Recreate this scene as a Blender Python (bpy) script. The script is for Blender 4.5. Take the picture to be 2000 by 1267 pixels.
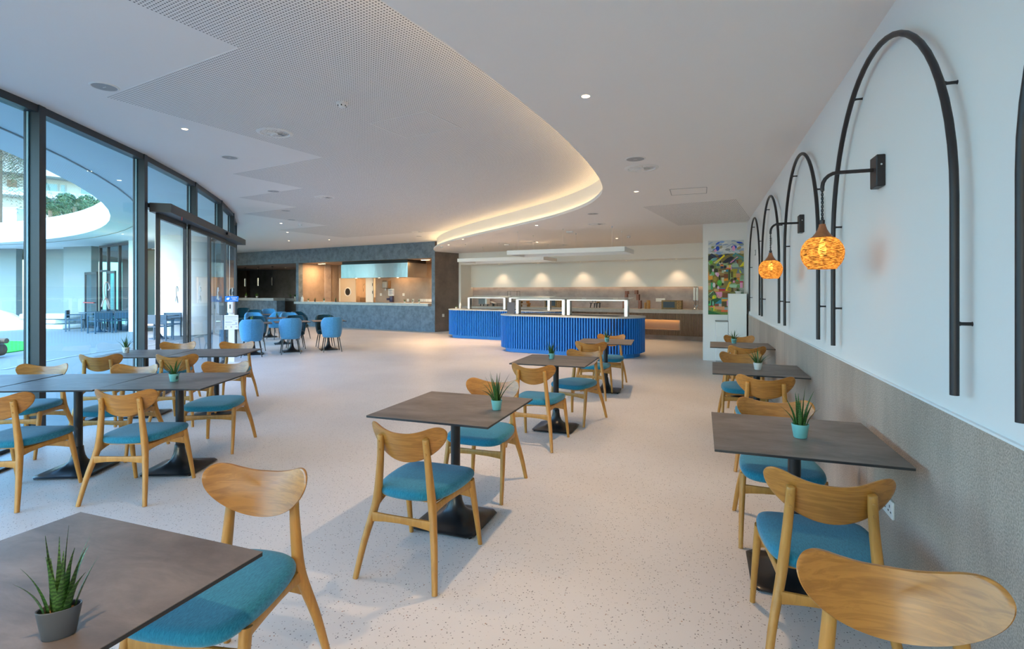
import bpy, bmesh, math, random
from mathutils import Vector, Matrix
for o in list(bpy.data.objects): bpy.data.objects.remove(o, do_unlink=True)
SC = bpy.context.scene
COL = SC.collection
PI = math.pi
R = math.radians
random.seed(7)

# ------------------------------------------------------------------ camera, sky, exposure
cd = bpy.data.cameras.new('camera')
cd.lens = 18.36; cd.sensor_width = 36.0; cd.sensor_fit = 'HORIZONTAL'
cd.shift_y = -64.5 / 2000.0
cd.clip_start = 0.05; cd.clip_end = 400
cam = bpy.data.objects.new('camera', cd); COL.objects.link(cam)
cam.location = (0, 0, 1.5); cam.rotation_euler = (PI / 2, 0, R(19.913))
SC.camera = cam
SC.view_settings.view_transform = 'Standard'
SC.view_settings.look = 'None'
SC.view_settings.gamma = 1.0
SC.view_settings.use_curve_mapping = False
SC.view_settings.exposure = 1.82
SC.render.film_transparent = False
cy = SC.cycles
cy.max_bounces = 8; cy.diffuse_bounces = 5; cy.glossy_bounces = 4; cy.transmission_bounces = 6; cy.transparent_max_bounces = 16
cy.sample_clamp_indirect = 6.0
cy.caustics_reflective = False; cy.caustics_refractive = False
cy.use_denoising = True
W = bpy.data.worlds.new('sky'); SC.world = W; W.use_nodes = True
wn = W.node_tree.nodes; wl = W.node_tree.links
sky = wn.new('ShaderNodeTexSky'); sky.sky_type = 'NISHITA'; sky.sun_disc = False
sky.sun_elevation = R(38); sky.sun_rotation = R(150); sky.air_density = 1.2; sky.dust_density = 1.0; sky.ozone_density = 2.0
wl.new(sky.outputs[0], wn['Background'].inputs[0]); wn['Background'].inputs[1].default_value = 0.45
sd = bpy.data.lights.new('sun', 'SUN'); sd.energy = 0.0; sd.angle = R(1.0); sd.color = (1.0, 0.95, 0.86)
so = bpy.data.objects.new('sun', sd); COL.objects.link(so); so.rotation_euler = (R(60), 0, R(-25))

# ------------------------------------------------------------------ frames of the building
PH = R(-9.36); W0 = Vector((-9.273, 17.213, 0))
E1 = Vector((math.cos(PH), math.sin(PH), 0)); E2 = Vector((-math.sin(PH), math.cos(PH), 0))
def bf(a, b, z=0.0): return W0 + E1 * a + E2 * b + Vector((0, 0, z))
GC = Vector((-27.75, -7.10, 0)); GR = 23.863          # centre and radius of the curved glass front
def gp(t, r=GR, z=0.0): return Vector((GC.x + r * math.cos(R(t)), GC.y + r * math.sin(R(t)), z))
HC = Vector((-25.5, -9.0, 0)); HR = 21.3              # round roof opening over the courtyard
CU, CL = 3.355, 2.970                                 # raised and lower ceiling heights
WX = 0.925                                            # inner face of the right wall

# ------------------------------------------------------------------ materials
def mat(name, col, rough=0.5, metal=0.0, spec=0.5, emit=None, es=0.0, coat=0.0, sheen=0.0):
    m = bpy.data.materials.new(name); m.use_nodes = True
    p = m.node_tree.nodes['Principled BSDF']
    p.inputs['Base Color'].default_value = (*col, 1); p.inputs['Roughness'].default_value = rough
    p.inputs['Metallic'].default_value = metal; p.inputs['Specular IOR Level'].default_value = spec
    p.inputs['Coat Weight'].default_value = coat; p.inputs['Sheen Weight'].default_value = sheen
    if emit: p.inputs['Emission Color'].default_value = (*emit, 1); p.inputs['Emission Strength'].default_value = es
    return m
def coords(m, scale=(1, 1, 1), src='Object', rand=False, rot=(0, 0, 0)):
    nt = m.node_tree; N = nt.nodes; L = nt.links
    tc = N.new('ShaderNodeTexCoord'); mp = N.new('ShaderNodeMapping'); mp.inputs['Scale'].default_value = scale
    mp.inputs['Rotation'].default_value = rot
    if src == 'World':
        g = N.new('ShaderNodeNewGeometry'); L.new(g.outputs['Position'], mp.inputs['Vector'])
    else: L.new(tc.outputs[src], mp.inputs['Vector'])
    if rand:
        oi = N.new('ShaderNodeObjectInfo'); mu = N.new('ShaderNodeMath'); mu.operation = 'MULTIPLY'; mu.inputs[1].default_value = 37.0
        L.new(oi.outputs['Random'], mu.inputs[0]); cb = N.new('ShaderNodeCombineXYZ')
        for i in range(3): L.new(mu.outputs[0], cb.inputs[i])
        ad = N.new('ShaderNodeVectorMath'); ad.operation = 'ADD'
        L.new(mp.outputs[0], ad.inputs[0]); L.new(cb.outputs[0], ad.inputs[1]); return ad.outputs[0]
    return mp.outputs[0]
def noise_col(m, stops, nscale=4.0, detail=5.0, rough=0.6, dist=0.0, vec=None, bump=0.0, bdist=0.002, **kw):
    nt = m.node_tree; N = nt.nodes; L = nt.links; p = N['Principled BSDF']
    v = vec or coords(m, **kw)
    n = N.new('ShaderNodeTexNoise'); n.inputs['Scale'].default_value = nscale; n.inputs['Detail'].default_value = detail
    n.inputs['Roughness'].default_value = rough; n.inputs['Distortion'].default_value = dist
    L.new(v, n.inputs['Vector'])
    r = N.new('ShaderNodeValToRGB'); e = r.color_ramp.elements
    while len(e) < len(stops): e.new(0.5)
    for i, (pos, c) in enumerate(stops): e[i].position = pos; e[i].color = (*c, 1)
    L.new(n.outputs['Fac'], r.inputs[0]); L.new(r.outputs[0], p.inputs['Base Color'])
    if bump:
        b = N.new('ShaderNodeBump'); b.inputs['Strength'].default_value = bump; b.inputs['Distance'].default_value = bdist
        L.new(n.outputs['Fac'], b.inputs['Height']); L.new(b.outputs[0], p.inputs['Normal'])
    return n, r
def mul(c, k): return tuple(x * k for x in c)
def emis(name, col, s):
    m = bpy.data.materials.new(name); m.use_nodes = True; N = m.node_tree.nodes; N.clear()
    e = N.new('ShaderNodeEmission'); e.inputs[0].default_value = (*col, 1); e.inputs[1].default_value = s
    o = N.new('ShaderNodeOutputMaterial'); m.node_tree.links.new(e.outputs[0], o.inputs[0]); return m
def glass(name, tint, refl=1.45, rough=0.0, k=1.0):
    m = bpy.data.materials.new(name); m.use_nodes = True; N = m.node_tree.nodes; L = m.node_tree.links; N.clear()
    t = N.new('ShaderNodeBsdfTransparent'); t.inputs[0].default_value = (*tint, 1)
    g = N.new('ShaderNodeBsdfGlossy'); g.inputs['Roughness'].default_value = rough; g.inputs['Color'].default_value = (k, k, k, 1)
    f = N.new('ShaderNodeFresnel'); f.inputs[0].default_value = refl
    gm = N.new('ShaderNodeNewGeometry'); iv = N.new('ShaderNodeMath'); iv.operation = 'SUBTRACT'; iv.inputs[0].default_value = 1.0; L.new(gm.outputs['Backfacing'], iv.inputs[1])
    fm = N.new('ShaderNodeMath'); fm.operation = 'MULTIPLY'; L.new(f.outputs[0], fm.inputs[0]); L.new(iv.outputs[0], fm.inputs[1])
    x = N.new('ShaderNodeMixShader'); L.new(fm.outputs[0], x.inputs[0]); L.new(t.outputs[0], x.inputs[1]); L.new(g.outputs[0], x.inputs[2])
    o = N.new('ShaderNodeOutputMaterial'); L.new(x.outputs[0], o.inputs[0]); return m

M = {}
M['floor'] = m = mat('terrazzo_floor', (.70, .665, .64), 0.42, spec=0.36)
nt = m.node_tree; N = nt.nodes; L = nt.links
v = coords(m, src='World')
n0 = N.new('ShaderNodeTexNoise'); n0.inputs['Scale'].default_value = 1.1; n0.inputs['Detail'].default_value = 3; L.new(v, n0.inputs['Vector'])
r0 = N.new('ShaderNodeValToRGB'); r0.color_ramp.elements[0].position = .3; r0.color_ramp.elements[1].position = .7
r0.color_ramp.elements[0].color = (.67, .635, .61, 1); r0.color_ramp.elements[1].color = (.73, .70, .675, 1); L.new(n0.outputs[0], r0.inputs[0])
def fleck(scale, lo, hi, pick, colr, prev):
    vo = N.new('ShaderNodeTexVoronoi'); vo.inputs['Scale'].default_value = scale; vo.feature = 'F1'; L.new(v, vo.inputs['Vector'])
    mr = N.new('ShaderNodeMapRange'); mr.inputs[1].default_value = lo; mr.inputs[2].default_value = hi; mr.inputs[3].default_value = 1; mr.inputs[4].default_value = 0
    L.new(vo.outputs['Distance'], mr.inputs[0])
    sp = N.new('ShaderNodeSeparateColor'); L.new(vo.outputs['Color'], sp.inputs[0])
    gt = N.new('ShaderNodeMath'); gt.operation = 'LESS_THAN'; gt.inputs[1].default_value = pick; L.new(sp.outputs[0], gt.inputs[0])
    mm = N.new('ShaderNodeMath'); mm.operation = 'MULTIPLY'; L.new(mr.outputs[0], mm.inputs[0]); L.new(gt.outputs[0], mm.inputs[1])
    mx = N.new('ShaderNodeMix'); mx.data_type = 'RGBA'; L.new(mm.outputs[0], mx.inputs[0]); L.new(prev, mx.inputs[6]); mx.inputs[7].default_value = (*colr, 1)
    return mx.outputs[2]
c1 = fleck(78, .18, .30, .17, (.10, .09, .085), r0.outputs[0])
c2 = fleck(110, .22, .34, .16, (.33, .30, .28), c1)
c3 = fleck(60, .16, .26, .03, (.34, .18, .11), c2)
L.new(c3, N['Principled BSDF'].inputs['Base Color'])
M['ceil'] = mat('white_ceiling_paint', (.86, .83, .805), .9, spec=.2)
M['cove'] = mat('cove_paint', (.80, .79, .77), .8, spec=.2)
M['wall'] = mat('white_wall_paint', (.80, .79, .785), .8, spec=.25)
M['wallw'] = mat('warm_white_wall_paint', (.84, .84, .82), .85, spec=.2)
M['perf'] = m = mat('perforated_ceiling_panel', (.74, .73, .72), .9, spec=.2)
nt = m.node_tree; N = nt.nodes; L = nt.links
vv = coords(m, scale=(1 / .026, 1 / .026, 1))
fr = N.new('ShaderNodeVectorMath'); fr.operation = 'FRACTION'; L.new(vv, fr.inputs[0])
sb = N.new('ShaderNodeVectorMath'); sb.operation = 'SUBTRACT'; sb.inputs[1].default_value = (.5, .5, 0); L.new(fr.outputs[0], sb.inputs[0])
mu = N.new('ShaderNodeVectorMath'); mu.operation = 'MULTIPLY'; mu.inputs[1].default_value = (1, 1, 0); L.new(sb.outputs[0], mu.inputs[0])
ln = N.new('ShaderNodeVectorMath'); ln.operation = 'LENGTH'; L.new(mu.outputs[0], ln.inputs[0])
lt = N.new('ShaderNodeMath'); lt.operation = 'LESS_THAN'; lt.inputs[1].default_value = .25; L.new(ln.outputs['Value'], lt.inputs[0])
mx = N.new('ShaderNodeMix'); mx.data_type = 'RGBA'; mx.inputs[6].default_value = (.86, .83, .805, 1); mx.inputs[7].default_value = (.17, .16, .155, 1)
L.new(lt.outputs[0], mx.inputs[0]); L.new(mx.outputs[2], N['Principled BSDF'].inputs['Base Color'])

def stone(name, c, k=(.82, 1.0, 1.18), nscale=2.2, vs=(1, 1, .45), rough=.55, fine=0.35):
    m = mat(name, c, rough, spec=.35)
    nt = m.node_tree; N = nt.nodes; L = nt.links
    n, r = noise_col(m, [(.34, mul(c, k[0])), (.5, mul(c, k[1])), (.66, mul(c, k[2]))], nscale, 8, .66, .25, scale=vs, src='World')
    v = coords(m, src='World')
    f = N.new('ShaderNodeTexNoise'); f.inputs['Scale'].default_value = 150; f.inputs['Detail'].default_value = 2; L.new(v, f.inputs['Vector'])
    mr = N.new('ShaderNodeMapRange'); mr.inputs[1].default_value = .3; mr.inputs[2].default_value = .7; mr.inputs[3].default_value = 1 - fine; mr.inputs[4].default_value = 1 + fine
    L.new(f.outputs[0], mr.inputs[0])
    x = N.new('ShaderNodeVectorMath'); x.operation = 'SCALE'; L.new(r.outputs[0], x.inputs[0]); L.new(mr.outputs[0], x.inputs['Scale'])
    L.new(x.outputs[0], N['Principled BSDF'].inputs['Base Color'])
    b = N.new('ShaderNodeBump'); b.inputs['Strength'].default_value = .25; b.inputs['Distance'].default_value = .002
    L.new(f.outputs[0], b.inputs['Height']); L.new(b.outputs[0], N['Principled BSDF'].inputs['Normal'])
    return m
M['wains'] = stone('stone_laminate_wainscot', (.425, .35, .295), fine=.34, nscale=2.0, vs=(1, 1, .28))
M['grey'] = stone('grey_microcement', (.155, .205, .265), (.70, 1, 1.28), 5.0, (1, 1, 1), .6, .10)
M['brown'] = stone('brown_microcement', (.185, .150, .130), (.75, 1, 1.22), 1.6, (1, 1, 1), .6, .08)
M['kitch'] = stone('warm_microcement', (.37, .295, .25), (.8, 1, 1.15), 1.4, (1, 1, .8), .6, .08)
M['splash'] = stone('taupe_microcement', (.41, .35, .34), (.7, 1, 1.15), 1.7, (1, 1, 1.2), .5, .06)
M['barw'] = stone('dark_slate_microcement', (.19, .20, .215), (.7, 1, 1.2), 1.5, (1, 1, 1), .6, .08)
M['out_shade'] = mat('courtyard_shaded_render', (.24, .28, .29), .85); M['outc'] = mat('white_column_render', (.88, .89, .9), .8)  # courtyard walls: white render with the canopy shade darkened into its colour
M['dark'] = stone('dark_brown_microcement', (.06, .048, .045), (.7, 1, 1.2), 1.5, (1, 1, 1), .6, .08)
M['ctop'] = mat('pale_concrete_top', (.53, .55, .55), .5); noise_col(M['ctop'], [(.3, (.46, .48, .48)), (.7, (.57, .59, .59))], 7, 5, src='World')
M['btop'] = mat('greige_stone_top', (.42, .385, .34), .45); noise_col(M['btop'], [(.3, (.37, .335, .295)), (.7, (.46, .42, .375))], 9, 5, src='World')

def wood(name, c0, c1, scale, rough=.42, ns=3.0, coat=.12):
    m = mat(name, c0, rough, spec=.45, coat=coat)
    m.node_tree.nodes['Principled BSDF'].inputs['Coat Roughness'].default_value = .3
    v = coords(m, scale=scale, rand=True)
    n, r = noise_col(m, [(.30, c1), (.47, tuple((a + b) / 2 for a, b in zip(c0, c1))), (.56, c0), (.75, mul(c0, 1.08))], ns, 6, .6, 1.2, vec=v, bump=.04, bdist=.001)
    return m
M['oakb'] = wood('oak_veneer', (.44, .19, .035), (.30, .118, .020), (1.5, 8, 20), .30, 2.4, .25)
M['oakl'] = wood('oak_solid', (.50, .24, .052), (.41, .185, .037), (9, 9, 1.4), .42, 3.0, .06)
M['fab'] = m = mat('teal_fabric', (.015, .165, .26), .95, spec=.15, sheen=.25)
noise_col(m, [(.3, (.011, .128, .205)), (.55, (.022, .210, .325)), (.8, (.05, .30, .43))], 55, 4, .75, vec=coords(m, scale=(5, 1, 1), rand=True), bump=.25, bdist=.0015)
M['lam'] = m = mat('concrete_laminate', (.15, .125, .112), .42, spec=.45)
noise_col(m, [(.33, (.098, .080, .071)), (.50, (.152, .127, .114)), (.68, (.215, .182, .165))], 3.4, 9, .66, .4, vec=coords(m, scale=(1, 2.2, 1), rand=True))
M['edge'] = mat('black_laminate_edge', (.018, .018, .020), .5)
M['blk'] = mat('black_powder_coat', (.012, .012, .014), .30, spec=.5)
M['iron'] = mat('dark_bronze_metal', (.030, .025, .027), .42, metal=.35)
M['alu'] = mat('anthracite_window_frame', (.035, .042, .050), .42, metal=.2)
M['gasket'] = mat('pale_gasket', (.55, .62, .62), .5)
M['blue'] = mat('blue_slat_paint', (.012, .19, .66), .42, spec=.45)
M['blue_shade'] = mat('blue_gap_shade', (.001, .012, .06), .6)  # island core: shade between the slats darkened into the blue
M['bluep'] = mat('blue_plinth', (.012, .21, .62), .38)
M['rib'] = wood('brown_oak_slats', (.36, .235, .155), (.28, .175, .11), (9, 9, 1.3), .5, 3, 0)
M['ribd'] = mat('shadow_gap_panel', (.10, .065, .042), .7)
M['steel'] = mat('brushed_stainless', (.58, .60, .60), .22, metal=1.0)
m = M['steel']; N = m.node_tree.nodes; L = m.node_tree.links
nn = N.new('ShaderNodeTexNoise'); nn.inputs['Scale'].default_value = 2.2; L.new(coords(m, scale=(1, 1, .6)), nn.inputs['Vector'])
bb = N.new('ShaderNodeBump'); bb.inputs['Strength'].default_value = .25; bb.inputs['Distance'].default_value = .03; L.new(nn.outputs[0], bb.inputs['Height']); L.new(bb.outputs[0], N['Principled BSDF'].inputs['Normal'])
M['chrome'] = mat('polished_steel', (.65, .65, .65), .12, metal=1)
M['white'] = mat('white_plastic', (.78, .78, .78), .4)
M['whited'] = mat('white_lacquer', (.84, .86, .87), .5)
M['grill'] = mat('grey_speaker_grille', (.40, .40, .40), .8)
M['plate'] = mat('white_socket_plate', (.80, .79, .76), .4)
M['ink'] = mat('black_ink', (.02, .02, .025), .6)
M['teal'] = mat('turquoise_ceramic', (.19, .50, .50), .38)
M['wpot'] = mat('white_ceramic', (.72, .72, .70), .38)
M['gpot'] = mat('slate_ceramic', (.085, .092, .105), .5)
M['soil'] = mat('brown_coir_soil', (.16, .07, .03), .95); noise_col(M['soil'], [(.3, (.06, .025, .012)), (.7, (.30, .14, .06))], 120, 4)
M['leaf'] = m = mat('sansevieria_leaf', (.04, .12, .03), .45)
N = m.node_tree.nodes; L = m.node_tree.links
wv = N.new('ShaderNodeTexWave'); wv.bands_direction = 'Z'; wv.inputs['Scale'].default_value = 34; wv.inputs['Distortion'].default_value = 5; wv.inputs['Detail'].default_value = 2; wv.inputs['Detail Scale'].default_value = 3
L.new(coords(m, rand=True), wv.inputs['Vector'])
rr = N.new('ShaderNodeValToRGB'); rr.color_ramp.elements[0].position = .35; rr.color_ramp.elements[0].color = (.018, .062, .012, 1); rr.color_ramp.elements[1].position = .85; rr.color_ramp.elements[1].color = (.06, .155, .030, 1)
L.new(wv.outputs[0], rr.inputs[0]); L.new(rr.outputs[0], N['Principled BSDF'].inputs['Base Color'])
M['leafb'] = mat('bright_green_leaf', (.16, .28, .05), .5)
M['wcap'] = wood('walnut_cap', (.33, .12, .045), (.24, .08, .03), (8, 8, 3), .45, 3, .1)
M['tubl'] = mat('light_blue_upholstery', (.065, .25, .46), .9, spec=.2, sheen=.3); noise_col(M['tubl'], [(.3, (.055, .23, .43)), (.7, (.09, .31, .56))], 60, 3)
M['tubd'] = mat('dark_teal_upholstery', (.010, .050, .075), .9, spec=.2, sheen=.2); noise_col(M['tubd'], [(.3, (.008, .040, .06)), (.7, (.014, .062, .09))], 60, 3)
M['out'] = mat('terrace_paving', (.235, .26, .27), .6)
M['outw'] = mat('courtyard_render', (.86, .87, .88), .85)
M['turf'] = mat('artificial_turf', (.03, .42, .04), .9); noise_col(M['turf'], [(.3, (.02, .30, .03)), (.7, (.06, .52, .06))], 9, 6, src='World')
M['outf'] = mat('blue_grey_outdoor_metal', (.03, .075, .12), .5)
M['wrap'] = mat('plastic_wrapped_cushion', (.72, .78, .80), .28)
M['log'] = mat('weathered_log', (.20, .125, .08), .8)
M['gl'] = glass('facade_glass', (.70, .885, .955), 1.5)
M['gl2'] = glass('door_glass', (.84, .92, .975), 1.32)
M['glc'] = glass('clear_glass', (.93, .96, .96), 1.45)
M['glo'] = glass('courtyard_glass', (.42, .66, .72), 1.5)
M['fol'] = mat('shrub_foliage', (.07, .17, .06), .7); noise_col(M['fol'], [(.3, (.018, .055, .02)), (.7, (.075, .15, .055))], 6, 4, src='World')
M['palm'] = mat('palm_frond', (.10, .22, .06), .6); noise_col(M['palm'], [(.3, (.02, .055, .015)), (.7, (.07, .13, .04))], 3, 4, src='World')
M['dry'] = mat('dry_palm_frond', (.33, .24, .13), .8); noise_col(M['dry'], [(.3, (.045, .032, .02)), (.7, (.15, .105, .06))], 3, 4, src='World')
M['spot'] = emis('downlight_lens', (1.0, .74, .44), 3.0)
M['led'] = emis('warm_led_strip', (1.0, .70, .34), 5.0)
M['ledw'] = emis('white_led_strip', (1.0, .96, .86), .40)
M['nich2'] = emis('splash_led', (1.0, .60, .28), 1.6)
M['nich'] = emis('niche_led', (1.0, .55, .18), 2.5)
M['bulb'] = emis('filament_bulb', (1.0, .70, .32), 5.0)
# ------------------------------------------------------------------ mesh helpers
def fin(name, bm, m, parent=None, loc=(0, 0, 0), rz=0.0, ang=35, flat=False, rot=None):
    bmesh.ops.recalc_face_normals(bm, faces=bm.faces)
    me = bpy.data.meshes.new(name); bm.to_mesh(me); bm.free()
    if not flat:
        me.shade_smooth(); me.set_sharp_from_angle(angle=R(ang))
    for x in (m if isinstance(m, (list, tuple)) else [m]): me.materials.append(M[x] if isinstance(x, str) else x)
    o = bpy.data.objects.new(name, me); COL.objects.link(o)
    o.location = loc; o.rotation_euler = rot if rot else (0, 0, rz)
    if parent: o.parent = parent
    return o
def share(name, me, parent=None, loc=(0, 0, 0), rz=0.0):
    o = bpy.data.objects.new(name, me); COL.objects.link(o); o.location = loc; o.rotation_euler = (0, 0, rz)
    if parent: o.parent = parent
    return o
def tag(o, label=None, cat=None, group=None, kind=None):
    if label: o['label'] = label
    if cat: o['category'] = cat
    if group: o['group'] = group
    if kind: o['kind'] = kind
    return o
def thing(name, loc, label, cat, rz=0.0, group=None):
    o = bpy.data.objects.new(name, None); COL.objects.link(o); o.empty_display_size = .1
    o.location = loc; o.rotation_euler = (0, 0, rz); return tag(o, label, cat, group)
KIDS = {}
def kids(o): return [c for c in bpy.data.objects if c.parent == o]
def copy_tree(o, parent=None):
    c = o.copy(); COL.objects.link(c)
    if parent: c.parent = parent
    for k in kids(o): copy_tree(k, c)
    return c
def B(): return bmesh.new()
def box(bm, x0, x1, y0, y1, z0, z1, mi=0):
    v = [bm.verts.new(p) for p in ((x0, y0, z0), (x1, y0, z0), (x1, y1, z0), (x0, y1, z0), (x0, y0, z1), (x1, y0, z1), (x1, y1, z1), (x0, y1, z1))]
    for f in ((3, 2, 1, 0), (4, 5, 6, 7), (0, 1, 5, 4), (1, 2, 6, 5), (2, 3, 7, 6), (3, 0, 4, 7)):
        bm.faces.new([v[i] for i in f]).material_index = mi
    return v
def bxb(x0, x1, y0, y1, z0, z1, bev=.004, seg=1):
    bm = B(); box(bm, x0, x1, y0, y1, z0, z1)
    bmesh.ops.bevel(bm, geom=bm.edges[:], offset=bev, segments=seg, affect='EDGES', profile=.5); return bm
def bx(x0, x1, y0, y1, z0, z1):
    bm = B(); box(bm, x0, x1, y0, y1, z0, z1); return bm
def prism(bm, poly, z0, z1, mi=0):
    a = [bm.verts.new((p[0], p[1], z0)) for p in poly]; b = [bm.verts.new((p[0], p[1], z1)) for p in poly]; n = len(poly)
    f = [bm.faces.new(a[::-1]), bm.faces.new(b)]
    for i in range(n): bm.faces.new((a[i], a[(i + 1) % n], b[(i + 1) % n], b[i])).material_index = mi
    for x in f: x.material_index = mi
    if n > 4: bmesh.ops.triangulate(bm, faces=f)
def ring_loft(bm, rings, cap=True, closed=True):
    vs = [[bm.verts.new(p) for p in r] for r in rings]; n = len(vs[0])
    for a, b in zip(vs, vs[1:]):
        for i in range(n if closed else n - 1): bm.faces.new((a[i], a[(i + 1) % n], b[(i + 1) % n], b[i]))
    if cap: bm.faces.new(vs[0][::-1]); bm.faces.new(vs[-1])
    return vs
def lathe(bm, prof, n=24, cx=0, cy=0, cap=True, sx=1, sy=1):
    ring_loft(bm, [[(cx + r * sx * math.cos(2 * PI * i / n), cy + r * sy * math.sin(2 * PI * i / n), z) for i in range(n)] for r, z in prof], cap)
def sweep(bm, pts, secs, n=10, up=(1, 0, 0), p=2.0):
    P = [Vector(q) for q in pts]; up = Vector(up); rings = []
    for i, q in enumerate(P):
        t = (P[min(i + 1, len(P) - 1)] - P[max(i - 1, 0)]).normalized()
        y = t.cross(up).normalized(); x = y.cross(t).normalized(); rx, ry = secs[min(i, len(secs) - 1)]; ring = []
        for k in range(n):
            c, s = math.cos(2 * PI * k / n), math.sin(2 * PI * k / n)
            ring.append(q + x * (rx * math.copysign(abs(c) ** (2 / p), c)) + y * (ry * math.copysign(abs(s) ** (2 / p), s)))
        rings.append(ring)
    ring_loft(bm, rings)
def tube(bm, pts, r, n=8, closed=False):
    P = [Vector(q) for q in pts]; m = len(P); rings = []; prev = None
    for i, q in enumerate(P):
        t = (P[(i + 1) % m] - P[i - 1]).normalized() if closed else (P[min(i + 1, m - 1)] - P[max(i - 1, 0)]).normalized()
        if prev is None: prev = t.orthogonal().normalized()
        x = (prev - t * prev.dot(t)).normalized(); prev = x; y = t.cross(x)
        rings.append([q + x * (r * math.cos(2 * PI * k / n)) + y * (r * math.sin(2 * PI * k / n)) for k in range(n)])
    if closed: rings.append(rings[0])
    ring_loft(bm, rings, cap=not closed)
    if closed: bmesh.ops.remove_doubles(bm, verts=bm.verts, dist=1e-6)
def catmull(pts, k=6, closed=False):
    P = [Vector(p) for p in pts]; n = len(P); out = []
    for i in range(n if closed else n - 1):
        g = (lambda j: P[j % n]) if closed else (lambda j: P[max(0, min(n - 1, j))])
        a, b, c, d = g(i - 1), g(i), g(i + 1), g(i + 2)
        for s in range(k):
            t = s / k
            out.append(.5 * ((2 * b) + (c - a) * t + (2 * a - 5 * b + 4 * c - d) * t * t + (3 * b - a - 3 * c + d) * t ** 3))
    if not closed: out.append(P[-1])
    return out
def rrect(x0, x1, y0, y1, r, k=10):
    out = []
    for cx, cy, a in ((x1 - r, y1 - r, 0), (x0 + r, y1 - r, 90), (x0 + r, y0 + r, 180), (x1 - r, y0 + r, 270)):
        for i in range(k + 1): out.append((cx + r * math.cos(R(a + 90 * i / k)), cy + r * math.sin(R(a + 90 * i / k))))
    return out
def text(name, s, size, m, parent=None, loc=(0, 0, 0), rot=(PI / 2, 0, 0), bold=0.0, ext=.0004, align='CENTER', squeeze=1.0):
    cu = bpy.data.curves.new('t', 'FONT'); cu.body = s; cu.size = size; cu.align_x = align; cu.align_y = 'CENTER'; cu.extrude = ext; cu.offset = bold; cu.resolution_u = 3
    t = bpy.data.objects.new('t', cu); COL.objects.link(t)
    me = bpy.data.meshes.new_from_object(t, depsgraph=bpy.context.evaluated_depsgraph_get()); bpy.data.objects.remove(t)
    me.materials.append(M[m] if isinstance(m, str) else m); me.name = name
    o = bpy.data.objects.new(name, me); COL.objects.link(o); o.location = loc; o.rotation_euler = rot; o.scale = (squeeze, 1, 1)
    if parent: o.parent = parent
    return o
def bfo(name, bm, m, parent=None, **kw): return fin(name, bm, m, parent, loc=W0, rz=PH, **kw)
def bfthing(name, a, b, z, label, cat, group=None, rz=0.0): return thing(name, bf(a, b, z), label, cat, PH + rz, group)
def S(o): o['kind'] = 'structure'; return o
# ------------------------------------------------------------------ the shell of the room
arc = [gp(-14 + 92 * i / 46) for i in range(47)]
room = [(p.x, p.y) for p in arc] + [(-22, 32), (14, 32), (14, -13)]
bm = B(); prism(bm, room, -.12, 0); S(fin('floor', bm, 'floor', flat=True))
bm = B(); prism(bm, room, CU, CU + .2); CEU = S(fin('ceiling_raised', bm, 'ceil', flat=True))
def step_panel(a0, a1, b0, b1):
    bm = B(); box(bm, a0, a1, b0, b1, CU - .003, CU + .01); bfo('perforated_panel', bm, 'perf', CEU, flat=True)
for a0, b0, b1 in ((8.19, -20.6, -13.03), (6.14, -13.03, -10.45), (4.09, -10.45, -9.13), (2.20, -9.13, -7.75), (.25, -7.75, -5.2), (-1.9, -5.2, -2.6)):
    step_panel(a0, 13.2, b0, b1)
bm = B()
for (a0, a1, b0, b1) in ((7.76, 8.56, -11.22, -11.205), (7.76, 8.56, -10.62, -10.605), (7.76, 7.775, -11.22, -10.605), (8.545, 8.56, -11.22, -10.605)): box(bm, a0, a1, b0, b1, CU - .006, CU)
bfo('access_hatch', bm, 'cove', CEU, flat=True)

cove = [(-1.66, -9.0), (-1.62, -4.0), (-1.60, 0.0), (-1.545, 2.0), (-1.43, 2.77), (-1.325, 3.66), (-1.235, 4.87), (-1.222, 6.2), (-1.30, 7.30), (-1.49, 8.08), (-1.93, 8.98), (-2.77, 10.03), (-4.04, 11.2), (-6.28, 13.2), (-7.75, 14.75), (-8.75, 16.15), (-9.12, 16.95)]
cv = [(p.x, p.y) for p in catmull([(x, y, 0) for x, y in cove], 8)]
def offs(pts, d):
    out = []
    for i, p in enumerate(pts):
        a = Vector(pts[max(i - 1, 0)]); b = Vector(pts[min(i + 1, len(pts) - 1)]); t = (b - a).normalized(); out.append((p[0] + t.y * d, p[1] - t.x * d))
    return out
cin = offs(cv, .12); cled = offs(cv, .085); clip = offs(cv, .02)
def strip(bm, p0, p1, z0, z1):
    ring_loft(bm, [[(x, y, z0) for x, y in p0], [(x, y, z1) for x, y in p1]], cap=False, closed=False)
tail = [bf(0.02, -.02), bf(.30, 1.10), bf(11.3, 1.10)]
bm = B(); prism(bm, cv + [(p.x, p.y) for p in tail] + [(1.05, 14.5), (1.05, -9.0)], CL, CL + .03)
CEL = S(fin('ceiling', bm, 'ceil', flat=True))
bm = B(); strip(bm, cv, cv, CL + .029, CL + .052); strip(bm, cv, clip, CL + .052, CL + .052); strip(bm, clip, clip, CL + .052, CL + .03)
fin('cove_lip', bm, 'cove', CEL)
bm = B(); strip(bm, cin, cin, CL + .03, CU); fin('cove_face', bm, 'cove', CEL)
bm = B(); strip(bm, offs(cv, .075), offs(cv, .105), CL + .036, CL + .036); strip(bm, offs(cv, .075), offs(cv, .075), CL + .036, CL + .03); fin('led_strip', bm, 'led', CEL)
bm = B(); box(bm, 9.5, 11.0, -6.5, -3.5, CL - .003, CL + .01)
o = bfo('perforated_panel', bm, 'perf', CEL, flat=True)
bm = B()
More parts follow.
